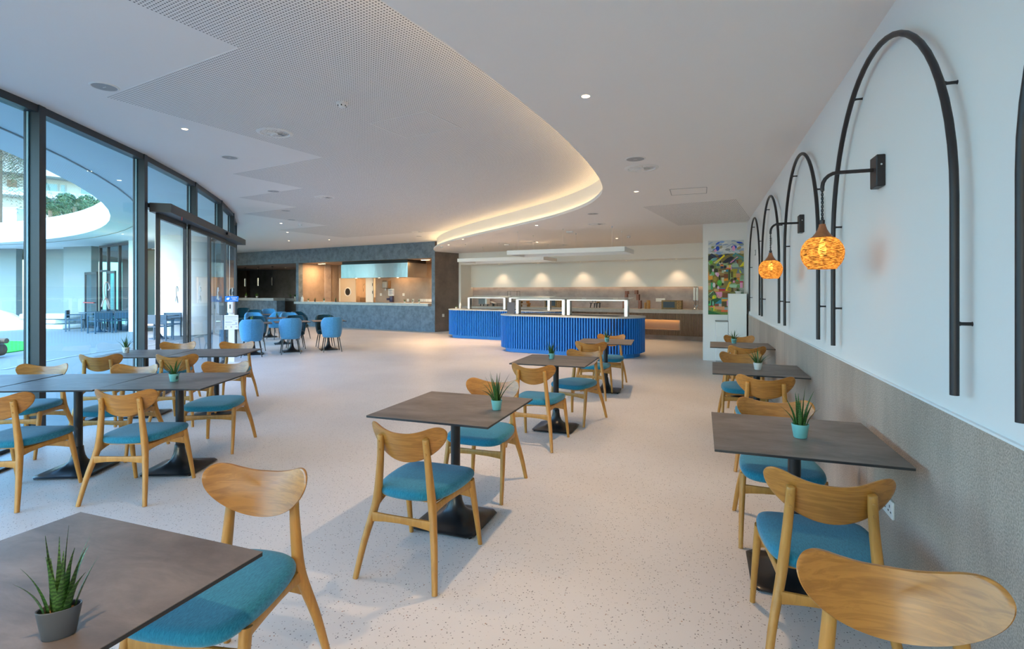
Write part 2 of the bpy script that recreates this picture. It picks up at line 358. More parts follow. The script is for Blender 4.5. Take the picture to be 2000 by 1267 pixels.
for (x0, x1, y0, y1) in ((-.43, .08, 7.84, 7.85), (-.43, .08, 8.33, 8.34), (-.43, -.42, 7.84, 8.34), (.07, .08, 7.84, 8.34)): box(bm, x0, x1, y0, y1, CL - .003, CL)
fin('access_hatch', bm, 'grill', CEL, flat=True)

wr = S(fin('wall_right', bx(WX, WX + .2, -4.2, 17.5, 0, CU), 'wall', flat=True))
ys = [-4.2, -2.5, .545, 3.594, 6.643, 9.692, 12.15]
for y0, y1 in zip(ys, ys[1:]): fin('panel', bxb(WX - .012, WX, y0 + .0012, y1 - .0012, 0, 1.02, .001), 'wains', wr, flat=True)
fin('panel_trim', bx(WX - .014, WX, -4.2, 12.15, 1.021, 1.030), 'whited', wr, flat=True)
we = S(fin('wall_end', bx(.035, WX, 12.15, 12.35, 0, CL), 'wall', flat=True))
bm = B(); box(bm, -6.0, 1.2, -4.4, -4.2, 0, .15); box(bm, -6.0, 1.2, -4.4, -4.2, CL - .02, CU); S(fin('wall_back', bm, 'wall', flat=True))
for i, x in enumerate((-4.6, -3.2, -1.8, -.4)):  # unseen glazing behind the camera, added to let cool daylight fill the room
    w = S(thing('window_%d' % (30 + i), (x, -4.3, .15), None, None)); h = CL - .17
    for n_, a in (('frame_stile', (0, .06, -.04, .04, 0, h)), ('frame_stile', (1.32, 1.38, -.04, .04, 0, h)), ('frame_rail', (.06, 1.32, -.04, .04, 0, .06)), ('frame_rail', (.06, 1.32, -.04, .04, h - .06, h))): fin(n_, bx(*a), 'alu', w, flat=True)
    fin('pane', bx(.05, 1.33, -.005, .005, .05, h - .05), 'glc', w, flat=True)
# grey microcement front of the kitchen and bar
bm = B(); box(bm, -15, 0, 0, .22, 2.755, CU); box(bm, -.15, 0, 0, .22, 0, 2.755); box(bm, -7.68, -7.51, 0, .22, 0, 2.755); box(bm, -7.68, -.15, 0, .22, 0, .95)
wf = S(bfo('wall_far', bm, 'grey', flat=True))
bm = B(); prism(bm, [(0.0, 0.001), (.30, 1.10), (.18, 1.14), (-.12, .06)], 0, CU); wb = S(bfo('wall_brown', bm, 'brown', flat=True))
bm = B(); box(bm, -.15, -.02, .2, 2.4, 0, 2.755); box(bm, -5.18, -.1, 2.3, 2.45, 0, 2.755); box(bm, -7.62, -7.36, 2.3, 2.45, 0, 2.755); box(bm, -7.36, -5.18, 2.3, 2.45, 2.13, 2.755)
wk = S(bfo('wall_kitchen', bm, 'kitch', flat=True))
bm = B(); box(bm, -7.68, -7.55, .22, 4.6, 0, 2.755); S(bfo('wall_partition', bm, 'kitch', flat=True))
bm = B(); box(bm, -7.56, -7.49, 1.45, 1.80, 0, 2.755); S(bfo('pillar', bm, 'splash', flat=True))
bm = B(); box(bm, -15, -.02, .2, 4.8, 2.757, 2.85); S(bfo('ceiling_kitchen', bm, 'kitch', flat=True))
bm = B(); box(bm, -7.5, -.1, 4.4, 4.5, 0, 2.755); box(bm, -5.0, -4.9, 2.45, 4.4, 0, 2.755); S(bfo('wall_scullery', bm, 'wallw', flat=True))
bm = B(); box(bm, -20.5, -7.6, 4.5, 4.7, 0, 2.757); S(bfo('wall_bar', bm, 'barw', flat=True))
bm = B(); box(bm, -20.5, -17.6, 4.3, 4.5, 0, 2.757); S(bfo('wall_bar_return', bm, 'brown', flat=True))
bm = B(); box(bm, -20.6, -20.5, -1.0, 4.7, 0, CU); S(bfo('wall_bar_side', bm, 'dark', flat=True))
bm = B(); box(bm, -20.5, -15, 0, 4.8, 2.757, CU); S(bfo('ceiling_bar', bm, 'grey', flat=True))
# buffet recess
bm = B(); box(bm, .30, 11.2, 1.10, 1.9, 2.527, CU); S(bfo('beam', bm, 'wallw', flat=True))
bm = B(); box(bm, .30, .40, 1.10, 2.1, 0, 2.53); S(bfo('wall_recess_side', bm, 'wallw', flat=True))
bm = B(); box(bm, .30, 11.2, 1.80, 2.1, 1.685, 2.53); box(bm, .30, 11.2, 1.95, 2.1, 0, 1.70); box(bm, .30, 11.2, 1.80, 1.812, 1.655, 1.686); bw = S(bfo('wall_buffet', bm, 'wallw', flat=True))
bm = B(); box(bm, .40, 11.2, 1.935, 1.95, .90, 1.685); fin('splash_panel', bm, 'splash', bw, flat=True)
bm = B(); box(bm, .42, 11.0, 1.84, 1.87, 1.676, 1.683); fin('led_strip', bm, 'nich2', bw, flat=True)

# ------------------------------------------------------------------ the curved glass front
def gbox(bm, p, q, w0, w1, z0, z1):   # box along p->q, w measured towards the room
    d = (q - p).normalized(); n = Vector((d.y, -d.x, 0))
    if n.dot(p - GC) < 0: n = -n
    c = [p + n * w0, q + n * w0, q + n * w1, p + n * w1]
    v = [bm.verts.new((a.x, a.y, z0)) for a in c] + [bm.verts.new((a.x, a.y, z1)) for a in c]
    for f in ((3, 2, 1, 0), (4, 5, 6, 7), (0, 1, 5, 4), (1, 2, 6, 5), (2, 3, 7, 6), (3, 0, 4, 7)): bm.faces.new([v[i] for i in f])
TS = [-1.2, 3.3, 7.8, 12.3, 16.8, 21.3, 25.8, 30.3, 34.75, 39.2, 43.7, 48.2, 52.7, 57.2, 61.7, 66.2]
H0 = 2.66
for k, (t0, t1) in enumerate(zip(TS, TS[1:]), 1):
    p, q = gp(t0), gp(t1); d = (q - p).normalized(); door = 30 < t0 < 43
    w = S(thing('window_%d' % k, p, None, None)); off = -p
    zb = H0 if door else 0.0
    def part(n, bm, m): return fin(n, bm, m, w, loc=off, flat=True)
    bm = B(); gbox(bm, p - d * .045, p + d * .045, -.07, .07, 0 if t0 < 31 or t0 > 43 else H0, CU); part('mullion', bm, 'alu')
    bm = B(); gbox(bm, p - d * .060, p - d * .048, -.035, -.02, 0 if t0 < 31 or t0 > 43 else H0, CU); part('gasket', bm, 'gasket')
    bm = B(); gbox(bm, p, q, -.06, .06, CU - .075, CU); part('top_rail', bm, 'alu')
    bm = B(); gbox(bm, p, q, -.05, .05, zb, zb + (.06 if door else .035)); part('bottom_rail', bm, 'alu')
    bm = B(); gbox(bm, p + d * .04, q - d * .04, -.006, .006, zb + .02, CU - .03); part('pane', bm, 'gl')
# automatic sliding door with its header box
dp, dq = gp(30.55, GR + .16), gp(43.45, GR + .16); dd = (dq - dp).normalized(); dw = S(thing('door_1', dp, None, None))
def dpart(n, bm, m, par=None): return fin(n, bm, m, par or dw, loc=-dp if par is None else (0, 0, 0), flat=True)
bm = B(); gbox(bm, dp + dd * .02, dq, -.10, .16, 2.60, 2.725); hb = dpart('door_header', bm, 'alu')
Ld = (dq - dp).length
bm = B(); gbox(bm, dp + dd * Ld * .62, dp + dd * (Ld * .62 + .26), .16, .20, 2.635, 2.685); dpart('motion_sensor', bm, 'blk')
bm = B(); gbox(bm, dp + dd * .45, dp + dd * .48, .17, .175, 2.55, 2.60); dpart('key_switch', bm, mat('red_tag', (.5, .05, .03), .5))
cuts = [0.03, .27, .51, .75, .985]
for i in range(4):
    a, b = dp + dd * Ld * cuts[i], dp + dd * Ld * cuts[i + 1]; o_ = -.05 if i in (0, 3) else .0
    bm = B()
    gbox(bm, a, a + dd * .045, o_ - .02, o_ + .025, 0, 2.6); gbox(bm, b - dd * .045, b, o_ - .02, o_ + .025, 0, 2.6)
    gbox(bm, a, b, o_ - .02, o_ + .025, 2.53, 2.6); gbox(bm, a, b, o_ - .02, o_ + .025, 0, .05)
    fr = dpart('door_leaf', bm, 'alu')
    bm = B(); gbox(bm, a + dd * .03, b - dd * .03, o_ - .004, o_ + .004, .03, 2.56); dpart('pane', bm, 'gl2', fr)
# line logo on the glass: a hook over a small arch
logo = [[(-.05, -.115), (-.02, -.05), (.02, -.03), (.06, -.06), (.08, -.12)], [(.075, -.14), (.03, -.06), (-.005, .02), (-.01, .09), (.02, .14), (.065, .13), (.085, .08), (.06, .055)]]
def logo_on(par, base, p, d, z, m, s=1.0, nrm=.012):
    n = Vector((d.y, -d.x, 0)); n = n if n.dot(p - GC) > 0 else -n
    bm = B()
    for st in logo: tube(bm, [(p + d * x * s + n * nrm + Vector((0, 0, z + y * s))) for x, y in [(a.x, a.y) for a in catmull([(x, y, 0) for x, y in st], 4)]], .0065 * s, 5)
    fin('glass_logo', bm, m, par, loc=-base)
for i in range(4): logo_on(dw, dp, dp + dd * Ld * (cuts[i] + .115), dd, 1.45, 'gasket', .9)
w7 = bpy.data.objects['window_7']; p, q = gp(25.8), gp(30.3); logo_on(w7, p, p.lerp(q, .58), (q - p).normalized(), 1.45, 'white', 1.15)

# ------------------------------------------------------------------ courtyard outside
bm = B(); prism(bm, [(gp(t, GR - .02).x, gp(t, GR - .02).y) for t in range(0, 360, 4)], -.10, -.01); S(fin('terrace_floor', bm, 'out', flat=True))
def rim(phi, r): return (HC.x + r * math.cos(R(phi)), HC.y + r * math.sin(R(phi)))
def to_glass(phi):
    d = Vector((math.cos(R(phi)), math.sin(R(phi)), 0)); o = HC - GC; b_ = o.dot(d); return -b_ + math.sqrt(b_ * b_ - (o.dot(o) - (GR + .02) ** 2))
bm = B(); n = 120; ph = [360 * i / n for i in range(n)]
r0 = [(*rim(a, HR), 3.40) for a in ph]; r1 = [(*rim(a, to_glass(a)), 3.40) for a in ph]; r2 = [(x, y, 3.9) for x, y, z in r1]; r3 = [(*rim(a, HR + .28), 3.9) for a in ph]
r4 = [(*rim(a, HR + .28), 4.17) for a in ph]; r5 = [(*rim(a, HR), 4.17) for a in ph]
ring_loft(bm, [r0, r1, r2, r3, r4, r5, r0], cap=False); bmesh.ops.remove_doubles(bm, verts=bm.verts, dist=1e-5)
can = S(fin('ceiling_canopy', bm, 'outw'))
bm = B(); ring_loft(bm, [[(*rim(a, HR + .62), z) for a in ph] for z in (3.385, 3.402)], cap=False); ring_loft(bm, [[(*rim(a, HR + .60), 3.385) for a in ph], [(*rim(a, HR + .62), 3.385) for a in ph]], cap=False)
fin('rim_trim', bm, 'grill', can)  # grey soffit trim ring around the roof opening
phf = [70 + 160 * i / 60 for i in range(61)]; bm = B(); ring_loft(bm, [[(*rim(a, HR + .29), 3.88) for a in phf], [(*rim(a, HR + 6), 3.95) for a in phf], [(*rim(a, HR + 16), 6.1) for a in phf], [(*rim(a, HR + 60), 7.5) for a in phf]], cap=False, closed=False)
S(fin('terrain', bm, mat('pale_gravel_bank', (.45, .44, .38), .9)))
dr = [(-12.71, 6.10), (-13.27, 7.0), (-14.0, 8.34), (-14.5, 10.0), (-15.07, 11.55), (-15.72, 12.59), (-17.2, 14.2)]
dr = [(p.x, p.y) for p in catmull([(x, y, 0) for x, y in dr], 5)]
bm = B(); a, b = dr, offs(dr, .10); ring_loft(bm, [[(x, y, -.006) for x, y in a], [(x, y, -.002) for x, y in b]], cap=False, closed=False)
S(fin('trim_drain', bm, mat('drain_steel', (.42, .47, .48), .5), flat=True))
# far facade of the courtyard
def wallseg(bm, p, q, th, z0, z1):
    p, q = Vector((*p, 0)), Vector((*q, 0)); d = (q - p).normalized(); n = Vector((-d.y, d.x, 0)); c = [p, q, q + n * th, p + n * th]
    v = [bm.verts.new((a.x, a.y, z0)) for a in c] + [bm.verts.new((a.x, a.y, z1)) for a in c]
    for f in ((3, 2, 1, 0), (4, 5, 6, 7), (0, 1, 5, 4), (1, 2, 6, 5), (2, 3, 7, 6), (3, 0, 4, 7)): bm.faces.new([v[i] for i in f])
bm = B(); wallseg(bm, (-46, 6.0), (-34, 12.5), .3, 0, 3.45); wallseg(bm, (-34, 12.5), (-28.6, 14.3), .3, 0, 3.45); wallseg(bm, (-28.6, 15.0), (-25.6, 15.3), .3, 0, 3.45); wallseg(bm, (-25.7, 14.5), (-24.0, 14.55), .3, 0, 3.45)
S(fin('wall_courtyard', bm, 'out_shade', flat=True))
bm = B(); wallseg(bm, (-20.05, 13.42), (-19.62, 13.55), .35, 0, 3.42); S(fin('column_courtyard', bm, 'outw', flat=True))
bm = B(); wallseg(bm, (-25.5, 17.6), (-20.6, 17.3), .2, 0, 3.45); S(fin('wall_lobby', bm, mat('lobby_wall', (.45, .52, .52), .8), flat=True))
# glazed partition with two doors under the canopy
pa, pb = Vector((-24.0, 14.5, 0)), Vector((-20.05, 13.5, 0)); pd = (pb - pa).normalized(); wg = S(thing('window_20', pa, None, None)); PL = (pb - pa).length
def pseg(n, s0, s1, w0, w1, z0, z1, m, par=None):
    bm = B(); a, b = pa + pd * s0, pa + pd * s1; nn = Vector((-pd.y, pd.x, 0)); c = [a + nn * w0, b + nn * w0, b + nn * w1, a + nn * w1]
    v = [bm.verts.new((x.x, x.y, z0)) for x in c] + [bm.verts.new((x.x, x.y, z1)) for x in c]
    for f in ((3, 2, 1, 0), (4, 5, 6, 7), (0, 1, 5, 4), (1, 2, 6, 5), (2, 3, 7, 6), (3, 0, 4, 7)): bm.faces.new([v[i] for i in f])
    return fin(n, bm, m, par or wg, loc=-pa if not par else (0, 0, 0), flat=True)
xs = [1.15, 1.95, 3.05, PL]
for s in (1.15, 1.95, 3.05, PL - .07): pseg('mullion', s, s + .07, -.05, .05, 0, 3.33, 'alu')
pseg('top_rail', 1.15, PL, -.05, .05, 3.26, 3.34, 'alu'); pseg('transom', 1.15, 2.0, -.05, .05, 2.28, 2.36, 'alu')
for s0, s1 in ((1.22, 1.95), (2.02, 3.05), (3.12, PL - .07)): pseg('pane', s0, s1, -.006, .006, .02, 3.27, 'glo')
dg = S(thing('door_2', pa, None, None))
def gdoor(s0, s1, bar):
    lf = pseg('door_leaf', s0, s0 + .09, -.12, -.07, 0, 2.3, 'alu', None); lf.parent = dg
    for a0, a1, z0, z1 in ((s1 - .09, s1, 0, 2.3), (s0, s1, 2.2, 2.3), (s0, s1, 0, .1)):
        o = pseg('leaf_rail', a0, a1, -.12, -.07, z0, z1, 'alu'); o.parent = lf; o.location = (0, 0, 0)
    o = pseg('pane', s0 + .05, s1 - .05, -.10, -.09, .05, 2.25, 'glo'); o.parent = lf; o.location = (0, 0, 0)
    if bar:
        o = pseg('push_bar', s0 + .1, s1 - .1, -.2, -.16, 1.02, 1.06, mat('red_push_bar', (.45, .06, .05), .4)); o.parent = lf; o.location = (0, 0, 0)
gdoor(-.22, 1.12, True); gdoor(2.1, 2.95, False)
# ------------------------------------------------------------------ courtyard furniture, garden and building
col = B(); lathe(col, [(.92, 0), (.92, 3.42)], 40); S(fin('column', col, 'outc', loc=(-17.22, 13.52, 0)))
o = B(); lathe(o, [(3.35, -.008), (3.35, .012), (3.30, .018)], 64); o = fin('turf_disc', o, 'turf', loc=(-18.98, 6.36, 0)); tag(o, 'round patch of bright green artificial turf on the courtyard paving', 'artificial grass')
# log bench on the turf
t = thing('log_bench', (-15.33, 6.76, .018), 'rough timber log bench on the green turf outside the glass', 'bench', R(20))
bm = B(); tube(bm, [(-.5, 0, .15), (-.5, .45, .15)], .145, 14); fin('log', bm, 'log', t)
bm = B(); tube(bm, [(.35, 0, .15), (.35, .45, .15)], .145, 14); fin('log', bm, 'log', t)
bm = B(); tube(bm, [(-.75, .1, .36), (.62, .1, .36)], .06, 10); fin('seat_pole', bm, 'log', t)
bm = B(); tube(bm, [(-.75, .3, .36), (.62, .3, .36)], .06, 10); fin('seat_pole', bm, 'log', t)
# white moulded lounge mound far left
bm = B(); pr = [(1.75, 0), (1.72, .12), (1.5, .35), (1.0, .62), (.45, .76), (.01, .79)]; lathe(bm, pr, 32, sx=1.0, sy=.6); o = fin('lounge_mound', bm, 'outw', loc=(-26.9, 12.6, -.01), ang=80); tag(o, 'white moulded seat mound against the courtyard wall', 'outdoor seat')
# wrapped cushions in a pile
cz = 0
for i, (w, h, dx, rz) in enumerate(((2.0, .20, .05, .02), (1.75, .17, -.15, -.03), (1.95, .2, .1, .05))):
    bm = bxb(-w / 2, w / 2, -.45, .45, 0, h, .06, 3)
    for v in bm.verts: v.co.z += .018 * math.sin(v.co.x * 6 + i) * (1 if v.co.z > h * .6 else 0)
    o = fin('wrapped_cushion', bm, 'wrap', loc=(-24.85 + dx, 13.55, cz - .01), rz=R(12) + rz); cz += h + (.02 if i < 2 else 0)
    tag(o, ['plastic-wrapped white cushion at the bottom of the pile outside', 'plastic-wrapped white cushion in the middle of the pile outside', 'plastic-wrapped white cushion on top of the pile outside'][i], 'cushion', 'wrapped cushions piled outside')
def outdoor_table(x, y, label):
    t = thing('terrace_table', (x, y, -.01), label, 'table', R(20), 'terrace tables')
    fin('tabletop', bxb(-.4, .4, -.4, .4, .72, .745), 'outf', t)
    bm = B(); lathe(bm, [(.035, .02), (.035, .72)], 12); fin('column', bm, 'outf', t)
    bm = B(); lathe(bm, [(.28, 0), (.27, .02), (.12, .05), (.05, .16), (.035, .22)], 16); fin('base', bm, 'outf', t)
    return t
def outdoor_chair():
    t = thing('terrace_armchair', (0, 0, 0), '', 'chair', 0, 'terrace armchairs')
    for sx in (-1, 1):
        fin('leg', bx(sx * .27 - .018, sx * .27 + .018, -.25, -.21, 0, .80), 'outf', t, flat=True)
        fin('leg', bx(sx * .27 - .018, sx * .27 + .018, .21, .25, 0, .64), 'outf', t, flat=True)
        fin('armrest', bx(sx * .27 - .024, sx * .27 + .024, -.25, .27, .62, .645), 'outf', t, flat=True)
    fin('seat', bx(-.27, .27, -.23, .25, .42, .45), 'outf', t, flat=True)
    fin('backrest', bx(-.27, .27, -.245, -.225, .52, .80), 'outf', t, flat=True)
    return t
outdoor_table(-21.12, 13.04, 'blue-grey terrace table left of two outside the tall glass'); outdoor_table(-20.95, 14.02, 'blue-grey terrace table outside beside the white pilaster'); outdoor_table(-16.30, 11.85, 'blue-grey terrace table in front of the round white column')
oc = outdoor_chair(); first = True
for x, y, r, lb in ((-20.50, 12.72, 86, 'terrace armchair turned sideways at the near side of the left terrace table'), (-22.35, 13.0, -40, 'terrace armchair at the left end of the outside group'), (-21.75, 13.75, 215, 'terrace armchair on the far side of the left terrace table'),
                    (-20.35, 13.35, 80, 'terrace armchair turned sideways beside the white pilaster'), (-15.70, 11.45, 30, 'terrace armchair seen through the left door leaf, near side'), (-16.55, 12.35, 200, 'terrace armchair beyond the table seen through the left door leaf')):
    c = oc if first else copy_tree(oc); first = False
    c.location = (x, y, -.01); c.rotation_euler = (0, 0, R(r)); c['label'] = lb
# planted bank and building beyond the round opening
def cam_pt(px, py, v):
    th = R(19.913); u = (px - 1000) / 1020 * v
    return Vector((u * math.cos(th) - v * math.sin(th), u * math.sin(th) + v * math.cos(th), 1.5 - (py - 569) * v / 1020))
def leafball(name, c, r, seed, m='fol', sq=.85, nl=520, ls=.16):
    rn = random.Random(seed); bm = B()
    for i in range(nl):
        z = rn.uniform(-1, 1); a = rn.uniform(0, 2 * PI); q = math.sqrt(1 - z * z); k = r * rn.uniform(.72, 1.04)
        n = Vector((q * math.cos(a), q * math.sin(a), z * sq)); p = n * k
        u = n.orthogonal().normalized(); u.rotate(Matrix.Rotation(rn.uniform(0, 6.3), 3, n)); w = n.cross(u); s = r * ls * rn.uniform(.7, 1.4); tl = n * s * rn.uniform(-.5, .7)
        v = [bm.verts.new(p + x) for x in (u * s, w * s * .5 + tl * .4, -u * s + tl, -w * s * .5 + tl * .4)]; bm.faces.new(v)
    return bm
for i, (px, py, v, r, lb) in enumerate(((83, 394, 29, .42, 'small round shrub beside the dark mullion, beyond the roof opening'), (129, 391, 29, .50, 'round clipped shrub in the middle of the bank beyond the roof opening'), (170, 393, 29, .42, 'upper right round shrub on the bank beyond the roof opening'),
        (105, 407, 27, .5, 'low spreading shrub at the left of the bank'), (168, 407, 27, .46, 'lower right shrub just above the far rim'), (192, 400, 27.5, .34, 'rightmost small shrub by the roof rim'), (140, 414, 26.5, .40, 'low bushy shrub at the centre of the far rim'))):
    c = cam_pt(px, py, v); t = thing('garden_shrub', (c.x, c.y, c.z - r * 1.35), lb, 'shrub', 0, 'shrubs on the garden bank')
    o = fin('foliage', leafball('f', c, r, i + 3), 'fol', t, loc=(0, 0, r * 1.35), flat=True); o['kind'] = 'stuff'
    bm = B(); tube(bm, [(0, 0, -.35), (0, 0, r * .9)], .05, 6); fin('stem', bm, 'log', t)
def palm(c, n, ln, label, m, droop=.8, h=1.0, seed=1, lf=1.0):
    rn = random.Random(seed); t = thing('garden_palm', (c.x, c.y, c.z - h), label, 'palm', 0)
    bm = B(); tube(bm, [(0, 0, -.6), (0, 0, h)], .16 if h > 1.2 else .08, 8); fin('trunk', bm, 'log', t)
    for i in range(n):
        a = 2 * PI * i / n + rn.uniform(-.2, .2); el = rn.uniform(.1, 1.2); bm = B(); P = []
        for s in range(9):
            q = s / 8; P.append(Vector((math.cos(a) * ln * q * math.cos(el), math.sin(a) * ln * q * math.cos(el), ln * (q * math.sin(el) - droop * q * q))))
        for s in range(8):
            p0, p1 = P[s], P[s + 1]; d = (p1 - p0).normalized(); sd_ = Vector((-math.sin(a), math.cos(a), 0)); wl_ = ln * .30 * lf * math.sin(PI * (s + .6) / 8.6)
            for sg in (-1, 1):
                for e in ((0, .5) if lf == 1 else (0, .2, .4, .6, .8)):
                    b0 = p0.lerp(p1, e); tip = b0 + sd_ * sg * wl_ * rn.uniform(.5, 1.1) + d * wl_ * rn.uniform(.3, 1.0) - Vector((0, 0, wl_ * rn.uniform(.1, .9)))
                    bm.faces.new([bm.verts.new(x) for x in (b0, b0 + d * ln * .035 * lf, tip)])
        fin('frond', bm, m[i % len(m)], t, loc=(0, 0, h), flat=True)
c = cam_pt(98, 411, 25); palm(c, 16, 1.25, 'low green palm spreading over the far roof rim', ['palm'], .7, .5, 4)
c = cam_pt(146, 404, 26); palm(c, 13, .95, 'small green palm between the shrubs on the bank', ['palm'], .6, .5, 8)
c = cam_pt(-4, 262, 24.5); palm(c, 110, 2.3, 'tall shaggy palm with dry fronds beyond the roof opening', ['dry', 'dry', 'dry', 'palm'], 1.75, 3.6, 11, .45)
# white building above
fc = cam_pt(140, 395, 42); fd = Vector((-fc.x, -fc.y, 0)).normalized(); rzb = math.atan2(fd.y, fd.x) + PI / 2
t = thing('apartment_building', (fc.x, fc.y, 6.2), 'white hillside building with balconies and tall windows beyond the roof opening', 'building', rzb)
K = .052
def fx(px): return (px - 140) * K
def fz(py): return 1.5 + (569 - py) * 42 / 1020 - 6.2
M['bwall'] = mat('building_render', (.40, .40, .37), .85)
fin('wall', bx(fx(-60), fx(330), .6, 6, -2, fz(352)), 'bwall', t, flat=True)
fin('roof', bx(fx(-70), fx(340), -.9, 6.2, fz(352), fz(344)), 'bwall', t, flat=True)
fin('upper_wall', bx(fx(-60), fx(330), .6, 6, fz(344), fz(290)), 'bwall', t, flat=True)
fin('balcony', bx(fx(-60), fx(330), -.6, .6, fz(392), fz(385.5)), 'bwall', t, flat=True)
M['bwin'] = mat('building_window_glass', (.10, .20, .20), .12); M['curt'] = mat('cream_curtain', (.75, .70, .60), .8)
for i, (x0, x1, m) in enumerate(((66, 79, 'log'), (90, 98, 'bwin'), (101, 124, 'bwin'), (126, 133, 'bwin'), (150, 172, 'bwin'), (178, 200, 'bwin'), (20, 40, 'bwin'), (44, 58, 'bwin'))):
    w = fin('window', bx(fx(x0), fx(x1), .52, .62, fz(386), fz(360)), 'bwall', t, flat=True)
    fin('pane', bx(fx(x0) + .06, fx(x1) - .06, .47, .55, fz(385), fz(361)), m, w, flat=True)
for x0, x1 in ((100, 145), (148, 210), (60, 98)):
    fin('balustrade', bx(fx(x0), fx(x1), -.58, -.55, fz(386), fz(378.5)), mat('balcony_glass', (.25, .36, .35), .1), t, flat=True)
# pale service box on the roof, left
c = cam_pt(20, 424, 27); t = thing('roof_plant_box', (c.x, c.y, c.z - .55), 'pale box standing on the far roof below the shaggy palm', 'service box', R(20))
fin('casing', bxb(-.62, .62, -.3, .3, 0, .95, .01), 'ctop', t); fin('lid', bx(-.66, .66, -.33, .33, .95, 1.0), 'white', t, flat=True); fin('plinth', bx(-.6, .6, -.28, .28, -.9, 0), 'alu', t, flat=True)
# ------------------------------------------------------------------ oak dining chairs
half = [(0, .765), (.06, .768), (.115, .781), (.155, .795), (.185, .801), (.210, .795), (.225, .776), (.227, .752), (.216, .720), (.192, .686), (.155, .652), (.108, .624), (.055, .606), (0, .600)]
out2 = [(p.x, p.y) for p in catmull([(x, z, 0) for x, z in half] + [(-x, z, 0) for x, z in half[-2:0:-1]], 3, True)]
def back_y(x, z): return -.205 + 1.75 * x * x - .34 * (z - .70)
def make_back():
    bm = B(); n = len(out2); th = .0065; cz = .70; ks = [1, .985, .93, .75, .5, .25]
    def P(k, i, sgn):
        x, z = out2[i]; x *= k; z = cz + (z - cz) * k; e = th if k < .99 else th * .45
        return (x, back_y(x, z) + sgn * e, z)
    rings = []
    for sgn in (1, -1):
        rs = [[bm.verts.new(P(k, i, sgn)) for i in range(n)] for k in ks]; rings.append(rs)
        for a, b in zip(rs, rs[1:]):
            for i in range(n): bm.faces.new((a[i], a[(i + 1) % n], b[(i + 1) % n], b[i]))
        c = bm.verts.new((0, back_y(0, cz) + sgn * th, cz))
        for i in range(n): bm.faces.new((rs[-1][i], rs[-1][(i + 1) % n], c))
    for i in range(n): bm.faces.new((rings[0][0][i], rings[0][0][(i + 1) % n], rings[1][0][(i + 1) % n], rings[1][0][i]))
    return bm
sh = [(0, .308), (.09, .306), (.16, .294), (.203, .262), (.222, .205), (.228, .12), (.222, .02), (.206, -.08), (.175, -.148), (.12, -.188), (.06, -.203), (0, -.207)]
seat_o = [(p.x, p.y) for p in catmull([(x, y, 0) for x, y in sh] + [(-x, y, 0) for x, y in sh[-2:0:-1]], 3, True)]
def make_seat():
    bm = B(); cy = .06; rg = []
    for k, z in ((.90, .408), (.965, .412), (.995, .424), (1.0, .436), (.985, .449), (.95, .457), (.85, .4625), (.65, .4655), (.4, .4665), (.15, .467)):
        rg.append([(x * k, cy + (y - cy) * k, z - .010 * max(0, (y - .18) / .12) ** 2 * (k > .5)) for x, y in seat_o])
    ring_loft(bm, rg); return bm
def make_chair():
    t = thing('dining_chair', (0, 0, 0), 'oak dining chair', 'chair')
    fin('seat', make_seat(), 'fab', t, ang=60); fin('backrest', make_back(), 'oakb', t, ang=50)
    for s in (-1, 1):
        P = catmull([(s * .233, -.282, 0), (s * .208, -.240, .18), (s * .178, -.198, .33), (s * .164, -.183, .41), (s * .152, -.184, .52), (s * .142, -.188, .63), (s * .136, -.197, .725), (s * .135, -.200, .742)], 3)
        def sec(z):
            if z < .41: k = z / .41; return (.0138 + .006 * k, .0140 + .0115 * k ** 1.5)
            k = (z - .41) / .33; return (.0198 - .0025 * k, .0255 - .0105 * min(1, k * 1.5))
        secs = [sec(p.z) for p in P]; secs[-1] = (.007, .006); secs[-2] = (.0145, .013)
        bm = B(); sweep(bm, P, secs, 12, p=2.6); lg = fin('leg', bm, 'oakl', t, ang=50)
        for z in (.662, .708):
            bm = B(); lathe(bm, [(.0062, 0), (.0062, .0035), (.0045, .005)], 10); fin('peg', bm, 'oakl', lg, loc=(s * .139, -.205 - .05 * (z - .66), z), rot=(PI / 2, 0, 0))
        bm = B(); P = catmull([(s * .233, .282, 0), (s * .226, .243, .18), (s * .217, .206, .35), (s * .213, .193, .412)], 4)
        sweep(bm, P, [(.0122 + .0065 * p.z / .4, .0128 + .009 * (p.z / .4)) for p in P], 12, p=2.4); fin('leg', bm, 'oakl', t, ang=50)
        bm = B(); sweep(bm, catmull([(s * .168, -.186, .372), (s * .185, -.06, .386), (s * .20, .08, .391), (s * .211, .185, .390)], 4), [(.0095, .026), (.0095, .024), (.0095, .020), (.0095, .018), (.0095, .018), (.0095, .018), (.0095, .019), (.0095, .020), (.0095, .021), (.0095, .022), (.0095, .023), (.0095, .024), (.0095, .026)], 10, p=3.5)
        fin('side_rail', bm, 'oakl', t, ang=50)
    for y, xw, z in ((-.213, .186, .305), (.214, .216, .325)):
        bm = B(); P = [(xw * q, y, z + .006 * (1 - q * q)) for q in (-1, -.8, -.5, 0, .5, .8, 1)]
        sweep(bm, P, [(.029, .009), (.025, .009), (.021, .009), (.019, .009), (.021, .009), (.025, .009), (.029, .009)], 10, up=(0, 0, 1), p=3.5)
        fin('stretcher', bm, 'oakl', t, ang=50)
    bm = B(); prism(bm, [(-.19, .205), (.19, .205), (.16, -.15), (-.16, -.15)][::-1], .395, .411); fin('seat_board', bm, 'oakl', t, flat=True)
    return t
CH = make_chair(); first = True
